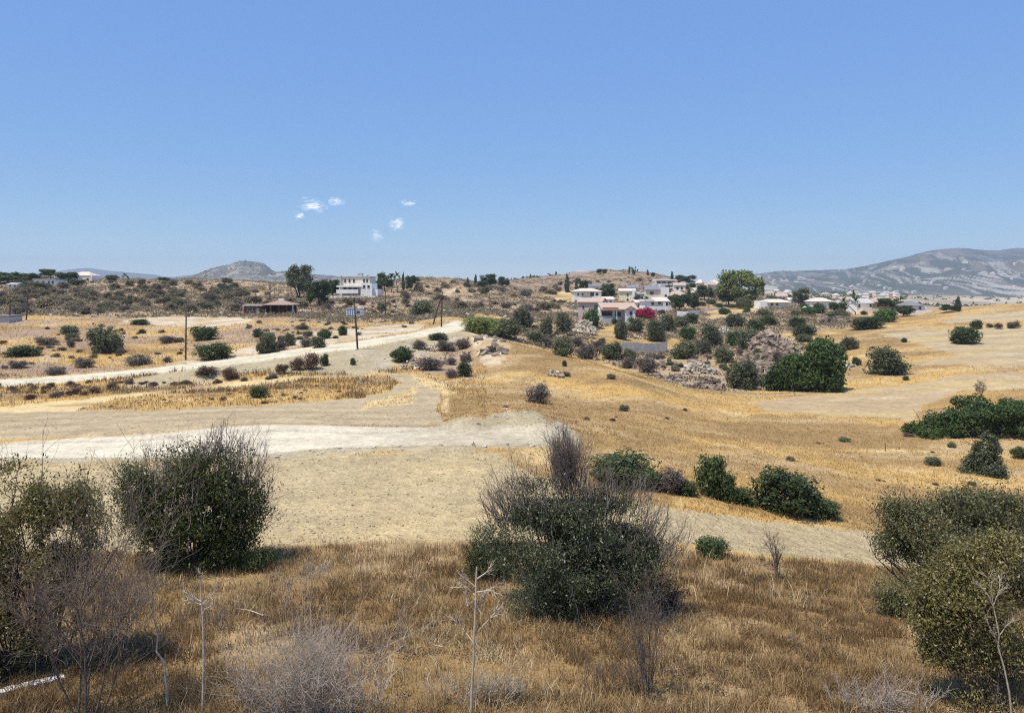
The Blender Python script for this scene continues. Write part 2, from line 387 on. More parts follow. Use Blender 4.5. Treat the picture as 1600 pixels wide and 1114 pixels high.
mixin((zone == GOLD) & (YY > 95) & (PX < 620), (fbm(XX / 11, YY / 9, 83, 4) - .50) * 5, (.33, .235, .165))   # stony soil showing through
mixin(zone == SCRUB, (n2 - .56) * 5.0, (.46, .38, .27)) # chalky bare soil
mixin(zone == SCRUB, (n1 - .55) * 5.0, (.36, .26, .14))
mixin((zone == SCRUB) & (YY > 380), n3 * 1.2, (.25, .185, .135))
mixin(zone == GULLY, (n2 - .48) * 5.0, (.40, .275, .125))
mixin(zone == CHALK, (n2 - .43) * 5.0, (.44, .32, .165))
mixin(zone == TAN, (n1 - .48) * 3.0, (.54, .42, .225))
mixin(zone == SOIL, (n2 - .52) * 3.0, (.50, .42, .25))
mixin(zone == BANK, (n2 - .56) * 3.0, (.46, .40, .285))
mixin((zone == ROAD) & (PX > 540), np.clip((PX - 520) / 190, 0, .95), (.43, .375, .265))
mixin(zone == STUBBLE, (n1 - .46) * 4.0, (.48, .355, .17))
mixin(zone == STUBBLE, (fbm(XX / 16 + YY / 60, YY / 3.2 - XX / 18, 85, 4) - .5) * 5, (.50, .40, .24))
mixin((zone == SOIL) & (PX > 1300), (fbm(XX / 30, YY / 4 - XX / 22, 86, 4) - .5) * 5, (.48, .36, .17))
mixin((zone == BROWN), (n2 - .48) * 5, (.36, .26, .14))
# the step between the two passes of the grader, and wheel tracks
def strip(pts, w):
    return inside(pts + [(a, b + w) for a, b in pts[::-1]], .08)
step_shade = [(-230, 695), (0, 692.5), (120, 688.5), (200, 687.5), (270, 681.5), (330, 675), (450, 670.5), (510, 673.5), (570, 675.5), (640, 672.5), (770, 666)]
mk_ = strip(step_shade, 2.2); mixin(mk_, np.full(YY.shape, .8), (.27, .24, .19)); ZZ = ZZ - .10 * mk_
for off in (7, 14): mixin(strip([(a, b + off * (1 if a < 500 else .8)) for a, b in step_shade[:9]], 2.0), np.full(YY.shape, .35), (.50, .44, .34))
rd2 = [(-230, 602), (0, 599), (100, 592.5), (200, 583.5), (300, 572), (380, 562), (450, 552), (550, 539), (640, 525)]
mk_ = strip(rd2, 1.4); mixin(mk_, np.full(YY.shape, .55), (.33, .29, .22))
# wheel tracks and plough lines in the earth
yy_ = YY
mixin(zone == SOIL, (np.sin(PX * 0.002 + np.log(yy_) * 95) * .5 + .5) ** 3 * .55, (.30, .25, .16))
mixin(zone == STUBBLE, (np.sin(XX * .25 + yy_ * 1.3) * .5 + .5) ** 3 * .35, (.38, .31, .20))
# far plain: a patchwork of fields
far = (YY > 620)
pt = fbm(XX / 170, YY / 260, 77, 3)
colr[far] = (.30, .245, .175)
mixin(far, (pt - .52) * 9, (.47, .40, .29))
mixin(far, (.44 - pt) * 9, (.13, .13, .09))
mixin(far & (PX > 800) & (PX < 1090) & (YY < 1000), np.ones_like(YY), (.25, .19, .145))

def soft(a):
    b = a.copy(); b[1:-1, 1:-1] = (a[1:-1, 1:-1] * 2 + a[:-2, 1:-1] + a[2:, 1:-1] + a[1:-1, :-2] + a[1:-1, 2:]) / 6
    return b
for _ in range(4): colr = soft(colr)      # earth spills over the edges
def grid_faces(mask):
    i, j = np.where(mask); nj = ZZ.shape[1]
    a = i * nj + j
    return np.stack([a, a + nj, a + nj + 1, a + 1], 1)
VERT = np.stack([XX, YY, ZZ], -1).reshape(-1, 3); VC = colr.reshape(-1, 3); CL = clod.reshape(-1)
zf = zone[:-1, :-1]
def terrain_piece(name, mask):
    f = grid_faces(mask)
    u, inv = np.unique(f.ravel(), return_inverse=True)
    me = make_mesh(name, VERT[u], inv.reshape(-1, 4), M_GROUND, True, vcol=VC[u], vattr={'clod': CL[u]})
    return tag(obj(name, me), kind='structure')
used = np.zeros(zf.shape, bool)
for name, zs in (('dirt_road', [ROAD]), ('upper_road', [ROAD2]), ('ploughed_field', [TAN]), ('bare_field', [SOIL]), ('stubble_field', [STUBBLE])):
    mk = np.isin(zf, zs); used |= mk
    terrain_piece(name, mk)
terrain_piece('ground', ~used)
# the ground carries on under and behind the viewer
x0, x1 = XX[0, 0], XX[-1, 0]
yb = 3.0
v = np.array([[XX[0, 0], yb, ZZ[0, 0]], [XX[-1, 0], yb, ZZ[-1, 0]], [900, -60, 1.5], [900, -900, 0], [-900, -900, 0], [-900, -60, 1.5]])
o = obj('yard_ground', make_mesh('yard_ground', v, [np.array([[0, 1, 2, 5]]), np.array([[5, 2, 3, 4]])], M_GROUND, True, vcol=np.tile((.3, .2, .09), (6, 1)), vattr={'clod': np.full(6, .3)}))
tag(o, kind='structure')
def zone_at(x, y):
    px = CX + F * x / y
    i = np.clip(np.searchsorted(px_all, px), 0, len(px_all) - 1); j = np.clip(np.searchsorted(lrow, np.log(y)), 0, len(lrow) - 1)
    return zone[i, j]

# ------------------------------------------------------------------ distant mountains
def far_hill(name, crest, y0, y1, base_py, rough, seed, cols, chalk=0.0, ny=90, npx=3):
    xs = [c[0] for c in crest]; ys = [c[1] for c in crest]
    p = np.arange(xs[0], xs[-1] + .1, npx); cr = pchip(xs, ys, p)
    t = np.concatenate([np.linspace(0, 1, ny), np.linspace(1.05, 1.7, 14)])
    T, P = np.meshgrid(t, p); C = np.tile(cr[:, None], (1, len(t)))
    Y = y0 + (y1 - y0) * T; X = (P - CX) / F * Y
    zc = CAMZ - (C - HY) * y1 / F; zb = CAMZ - (base_py - HY) * y0 / F
    s = np.where(T <= 1, T, np.clip(1 - (T - 1) / .7, 0, 1)); s = s ** 1.15
    Z = zb + (zc - zb) * s
    edge = np.clip(np.minimum(P - xs[0], xs[-1] - P) / 40, 0, 1)
    L = (y1 - y0) / 6
    rid = np.abs(fbm(X / L, Y / L * .7, seed, 5) - .5) * 2
    Z += rough * (.35 - rid) * np.sin(np.clip(s, 0, 1) * math.pi) * edge * 2 + rough * .10 * (fbm(X / L * 6, Y / L * 6, seed + 3, 3) - .5) * s
    Z = np.where(edge < .02, zb - 10, Z)
    v = np.stack([X, Y, Z], -1).reshape(-1, 3)
    c = np.tile(np.array(cols[0]), (P.shape[0], P.shape[1], 1))
    wx = X + L * .5 * (fbm(X / L * 3, Y / L * 1.2, seed + 12, 4) - .5); a = fbm(wx / L * 9, Y / L * 1.5, seed + 7, 5); b = fbm(X / L * 1.6, Y / L * .7, seed + 8, 4); d = fbm(wx / L * 24, Y / L * 2.6 + X / L * 4, seed + 9, 4)
    f = np.clip((a - .5) * 6, 0, 1)[..., None]; c = c * (1 - f) + np.array(cols[1]) * f
    f = np.clip((d - .48) * 5, 0, 1)[..., None] * .8; c = c * (1 - f) + np.array(cols[2]) * f
    if chalk:
        f = (np.clip((a * .12 + b * .18 + d * .70 - .600 + chalk + np.clip(.42 - s, 0, .42) * .10) * 16, 0, 1) * np.clip(1.2 - s * 1.1, .1, 1) * .9)[..., None]; c = c * (1 - f) + np.array((.36, .335, .285)) * f
    nj = P.shape[1]; i, j = np.where(np.ones((P.shape[0] - 1, nj - 1), bool)); q = i * nj + j
    me = make_mesh(name, v, np.stack([q, q + nj, q + nj + 1, q + 1], 1), M_GROUND, True, vcol=c.reshape(-1, 3), vattr={'clod': np.full(len(v), .2)})
    HILLV[name] = (v.reshape(P.shape + (3,)), s)
    return tag(obj(name, me), kind='structure')
HILLV = {}
far_hill('mountains', [(40,436),(80,426),(110,421),(135,419),(170,423),(215,427),(240,429),(262,433),(300,430),(340,428),(400,432),(470,428),(500,429),(522,431),(560,437),(600,444)], 5600, 6800, 458, 40, 11, [(.12,.13,.10)] * 3)
far_hill('rocky_hill', [(262,447),(285,434),(300,431),(320,424),(342,416),(360,413),(377,407.5),(395,409),(412,412),(420,418),(432,425),(450,424),(470,429),(500,431),(540,436),(580,446)], 1500, 2500, 456, 16, 23, [(.12,.125,.105), (.30,.28,.24), (.13,.13,.105)], npx=1.0, ny=150)
far_hill('mountain', [(1090,452),(1150,440),(1186,432),(1220,429),(1250,428),(1285,426),(1320,426),(1345,422),(1365,417),(1395,409),(1420,402),(1448,394),(1475,389.5),(1500,388),(1530,390),(1560,391),(1580,388.5),(1600,388),(1680,384),(1780,392),(1900,400),(2100,430)], 1900, 4600, 476, 80, 37, [(.075,.085,.065), (.15,.135,.105), (.06,.07,.05)], chalk=.05, ny=190, npx=2)

# ------------------------------------------------------------------ plant geometry
def sprays(rng, ell, n, per, sr, L, Wd, out=0.6, shell=0.35, upb=0.25, thin=None, jit=.13):
    """leaf sprays spread through the volume of several ellipsoids (cx,cy,cz,rx,ry,rz,weight)"""
    ell = np.array(ell, float)
    w = ell[:, 6] * (ell[:, 3] * ell[:, 4] * ell[:, 5]) ** (2 / 3); w /= w.sum()
    k = rng.choice(len(ell), n, p=w)
    d = rng.normal(size=(n, 3)); d /= np.linalg.norm(d, axis=1)[:, None]
    r = (shell + (1 - shell) * rng.rand(n) ** .6)[:, None] * (1 + jit * rng.normal(size=(n, 1)))
    c = ell[k, :3] + d * r * ell[k, 3:6]
    keep = c[:, 2] > 0.0
    if thin is not None: keep &= thin(c, rng)
    c = c[keep]; d = d[keep]; n = len(c)
    tone = np.clip(.45 + .22 * rng.normal(size=n), 0, 1)
    p = np.repeat(c, per, 0) + rng.normal(size=(n * per, 3)) * sr
    dd = np.repeat(d, per, 0)
    nrm = dd * out + rng.normal(size=p.shape) * .6 + np.array([0, 0, upb]); nrm /= np.linalg.norm(nrm, axis=1)[:, None]
    t = rng.normal(size=p.shape); t -= nrm * (t * nrm).sum(1)[:, None]; t /= np.linalg.norm(t, axis=1)[:, None]
    b = np.cross(nrm, t)
    s = (.65 + .7 * rng.rand(len(p)))[:, None]
    l = t * L * .5 * s; bb = b * Wd * .5 * s
    v = np.stack([p - l, p + bb, p + l, p - bb], 1).reshape(-1, 3)
    f = np.arange(len(p) * 4).reshape(-1, 4)
    a = np.clip(np.repeat(tone, per) + .16 * rng.normal(size=len(p)), 0, 1)
    return v, f, a

def tubes(pl, r0, r1, sides=3):
    """pl (n,k,3) polylines -> tapered tubes"""
    pl = np.asarray(pl, float); n, k, _ = pl.shape
    tg = np.gradient(pl, axis=1); tg /= np.linalg.norm(tg, axis=2, keepdims=True) + 1e-9
    ref = np.where(np.abs(tg[..., 2:3]) > .9, np.array([1., 0, 0]), np.array([0, 0, 1.]))
    a = np.cross(tg, ref); a /= np.linalg.norm(a, axis=2, keepdims=True) + 1e-9; b = np.cross(tg, a)
    s = np.linspace(0, 1, k)[None, :]; rad = np.asarray(r0)[:, None] * (1 - s) + np.asarray(r1)[:, None] * s
    v = np.zeros((n, k, sides, 3))
    for q in range(sides):
        an = 2 * math.pi * q / sides
        v[:, :, q] = pl + (a * math.cos(an) + b * math.sin(an)) * rad[..., None]
    idx = np.arange(n * k * sides).reshape(n, k, sides)
    nx = np.roll(idx, -1, 2)
    f = np.stack([idx[:, :-1], nx[:, :-1], nx[:, 1:], idx[:, 1:]], -1).reshape(-1, 4)
    return v.reshape(-1, 3), f

def grow(rng, starts, levels, K=5):
    """starts: list (p, d, length, r). levels: list of (children, len ratio, spread, upward). returns polylines, r0, r1"""
    P = np.array([s[0] for s in starts], float); D = np.array([s[1] for s in starts], float)
    D /= np.linalg.norm(D, axis=1)[:, None]
    Ln = np.array([s[2] for s in starts], float); Rr = np.array([s[3] for s in starts], float)
    allp, a0, a1 = [], [], []
    for li, (nc, lr, spread, up, wob) in enumerate(levels + [(0, 0, 0, 0, .25)]):
        n = len(P); pts = np.zeros((n, K, 3)); pts[:, 0] = P; d = D.copy()
        for k in range(1, K):
            d = d + rng.normal(size=d.shape) * wob; d[:, 2] += up * .15; d /= np.linalg.norm(d, axis=1)[:, None]
            pts[:, k] = pts[:, k - 1] + d * (Ln / (K - 1))[:, None]
        allp.append(pts); a0.append(Rr); a1.append(Rr * .45)
        if nc == 0: break
        m = n * nc; par = np.repeat(np.arange(n), nc)
        u = .25 + .75 * rng.rand(m); kk = np.minimum((u * (K - 1)).astype(int), K - 2); fr = (u * (K - 1) - kk)[:, None]
        P2 = pts[par, kk] * (1 - fr) + pts[par, kk + 1] * fr
        dd = pts[par, kk + 1] - pts[par, kk]; dd /= np.linalg.norm(dd, axis=1)[:, None] + 1e-9
        D2 = dd + rng.normal(size=dd.shape) * spread; D2[:, 2] += up; D2 /= np.linalg.norm(D2, axis=1)[:, None]
        Ln = Ln[par] * lr * (.6 + .8 * rng.rand(m)); Rr = Rr[par] * (1 - .45 * u) * .62
        P, D = P2, D2
    return np.concatenate(allp), np.concatenate(a0), np.concatenate(a1)

def twig_mesh(name, rng, starts, levels, mat, K=5, sides=3, rmin=0.0):
    p, a, b = grow(rng, starts, levels, K)
    v, f = tubes(p, np.maximum(a, rmin), np.maximum(b, rmin * .7), sides)
    return make_mesh(name, v, f, mat, True)

def unit_dome(rng, n, flat=0.0, conical=0.0):
    """clump ellipsoids filling a unit bush, one wide and one high"""
    e = [(0, 0, .45, .44, .44, .45, 2.2)]
    for _ in range(n):
        a = rng.rand() * 6.283; z = .12 + .72 * rng.rand(); rr = .36 * math.sqrt(max(.05, 1 - ((z - .35) / .65) ** 2)) * (1 - conical * z)
        r = (.13 + .11 * rng.rand()) * (1 - .4 * conical * z)
        q = rr * (.55 + .5 * rng.rand())
        e.append((q * math.cos(a), q * math.sin(a), z, r * 1.1, r * 1.1, r, 1.2))
    return e

def stems_mesh(rng, n, h, r, mat, name='stem', spread=.5):
    st = [((rng.normal() * .04, rng.normal() * .04, -.06), (rng.normal() * spread, rng.normal() * spread, 1), h, r) for _ in range(n)]
    return twig_mesh(name, rng, st, [(3, .6, .5, .1, .12)], mat, 4)

PROTO = {}
def proto(kind, i):
    """unit meshes (foliage, stems) shared by the copies of a kind"""
    key = (kind, i)
    if key in PROTO: return PROTO[key]
    rng = rs(abs(hash2(np.array([float(len(kind) * 31 + sum(map(ord, kind)))]), np.array([float(i)]), 5)[0] * 1e6).astype(int))
    mat = {'olive': 'olive', 'dark': 'dark', 'green': 'green', 'lime': 'lime', 'scrub': 'scrub', 'grey': 'grey', 'maroon': 'maroon', 'mound': 'dark',
           'hedge': 'thicket', 'leafy': 'thicket', 'cone': 'conifer', 'cypress': 'conifer', 'flower': 'flower', 'tree': 'dark', 'gum': 'olive', 'limetree': 'lime', 'tuft': 'feather', 'pine': 'dark'}[kind]
    if kind in ('olive', 'dark', 'green', 'lime', 'flower', 'leafy'):
        e = unit_dome(rng, 15 if kind != 'leafy' else 24); v, f, a = sprays(rng, e, 900 if kind != 'leafy' else 2200, 6, .035, .075, .034)
        st = stems_mesh(rng, 4, .6, .03, M['bark'], 'trunk')
    elif kind in ('mound', 'hedge', 'tuft'):
        e = unit_dome(rng, 26); v, f, a = sprays(rng, e, 1100 if kind != 'hedge' else 3200, 6, .03, .06 if kind != 'hedge' else .032, .03 if kind != 'hedge' else .018, upb=.5)
        st = stems_mesh(rng, 5, .6, .02, M['bark'])
    elif kind in ('scrub', 'grey', 'maroon'):
        e = unit_dome(rng, 12); v, f, a = sprays(rng, e, 420, 6, .05, .12, .022 if kind != 'scrub' else .05, shell=.2)
        st = stems_mesh(rng, 6, .7, .014, M['darkdead'])
    elif kind == 'cone':
        e = []
        for _ in range(46):
            z = rng.rand() ** 1.2 * .93; rr = .46 * (1 - z) ** .62 + .02; an = rng.rand() * 6.283; q = rr * (.5 + .5 * rng.rand())
            e.append((q * math.cos(an), q * math.sin(an), z + .03, .17 * (1.15 - z), .17 * (1.15 - z), .12, 1))
        e += [(0, 0, z, .46 * (1 - z) ** .62, .46 * (1 - z) ** .62, .12, .9) for z in (.1, .25, .4, .55, .7, .82, .92)]
        v, f, a = sprays(rng, e, 3000, 6, .022, .05, .02, upb=.6); st = stems_mesh(rng, 1, .9, .03, M['bark'], 'trunk', .03)
    elif kind == 'cypress':
        e = [(rng.normal() * .05, rng.normal() * .05, z, .42 * (1 - abs(z - .4) * 1.25) + .06, .42 * (1 - abs(z - .4) * 1.25) + .06, .09, 1) for z in np.linspace(.08, .96, 12)]
        v, f, a = sprays(rng, e, 500, 6, .05, .12, .04, upb=.6); st = stems_mesh(rng, 1, .6, .05, M['bark'], 'trunk', .02)
    elif kind in ('tree', 'limetree', 'gum', 'pine'):
        e = []
        lo = {'pine': .62, 'gum': .30}.get(kind, .28)
        for _ in range(26):
            z = lo + (.95 - lo) * rng.rand(); an = rng.rand() * 6.283
            rr = .40 * math.sqrt(max(.08, 1 - ((z - (lo + .95) / 2) / (.62 * (1 - lo))) ** 2)); q = rr * math.sqrt(rng.rand()) * 1.1
            r = .09 + .08 * rng.rand(); e.append((q * math.cos(an), q * math.sin(an), z, r * 1.2, r * 1.2, r * (.55 if kind == 'pine' else .9), 1))
        v, f, a = sprays(rng, e, 1500, 6, .03, .06, .03, shell=.15)
        st = stems_mesh(rng, 1 if kind != 'gum' else 2, .75, .035, M['bark'], 'trunk', .12)
    me = make_mesh(kind + '_foliage', v, f, M[mat], False, a)
    PROTO[key] = (me, st)
    return PROTO[key]

CROWN = {'cone', 'cypress', 'tree', 'limetree', 'gum', 'pine', 'olive'}
KNAME = {'olive': ('olive_tree', 'tree'), 'dark': ('evergreen_bush', 'bush'), 'green': ('green_bush', 'bush'), 'lime': ('pale_green_bush', 'bush'), 'scrub': ('scrub_bush', 'bush'),
         'grey': ('dry_bush', 'bush'), 'maroon': ('dead_bush', 'bush'), 'mound': ('spreading_bush', 'bush'), 'hedge': ('leafy_thicket', 'bush'), 'leafy': ('leafy_thicket', 'bush'), 'cone': ('juniper_tree', 'tree'),
         'cypress': ('cypress_tree', 'tree'), 'flower': ('flowering_bush', 'bush'), 'tree': ('broadleaf_tree', 'tree'), 'gum': ('gum_tree', 'tree'), 'limetree': ('shade_tree', 'tree'), 'tuft': ('weed_clump', 'plant'), 'pine': ('pine_tree', 'tree')}
cnt = {}
prng = rs(77)
def plant(kind, px, py, w, h, label, group=None, at=None, parts=True, depth=1.0):
    """one plant standing on the land: width and height in photograph pixels at its distance"""
    x, y, z = at if at is not None else cast(px, py)
    u = y / F
    i = cnt.get(kind, 0); cnt[kind] = i + 1
    me, st = proto(kind, i % 4)
    nm, cat = KNAME[kind]
    W_, H_ = w * u, h * u
    if parts:
        root = empty(nm, (x, y, z - .04 * H_), prng.rand() * 6.28, (W_, W_ * depth, H_))
        if depth != 1.0: root.rotation_euler = (0, 0, prng.normal() * .15)
        obj('crown' if kind in CROWN else 'foliage', me, root); obj('trunk' if kind in CROWN else 'stem', st, root)
    else:
        root = obj(nm, me); root.location = (x, y, z - .04 * H_); root.rotation_euler = (0, 0, prng.rand() * 6.28); root.scale = (W_, W_, H_)
    return tag(root, label, cat, group)

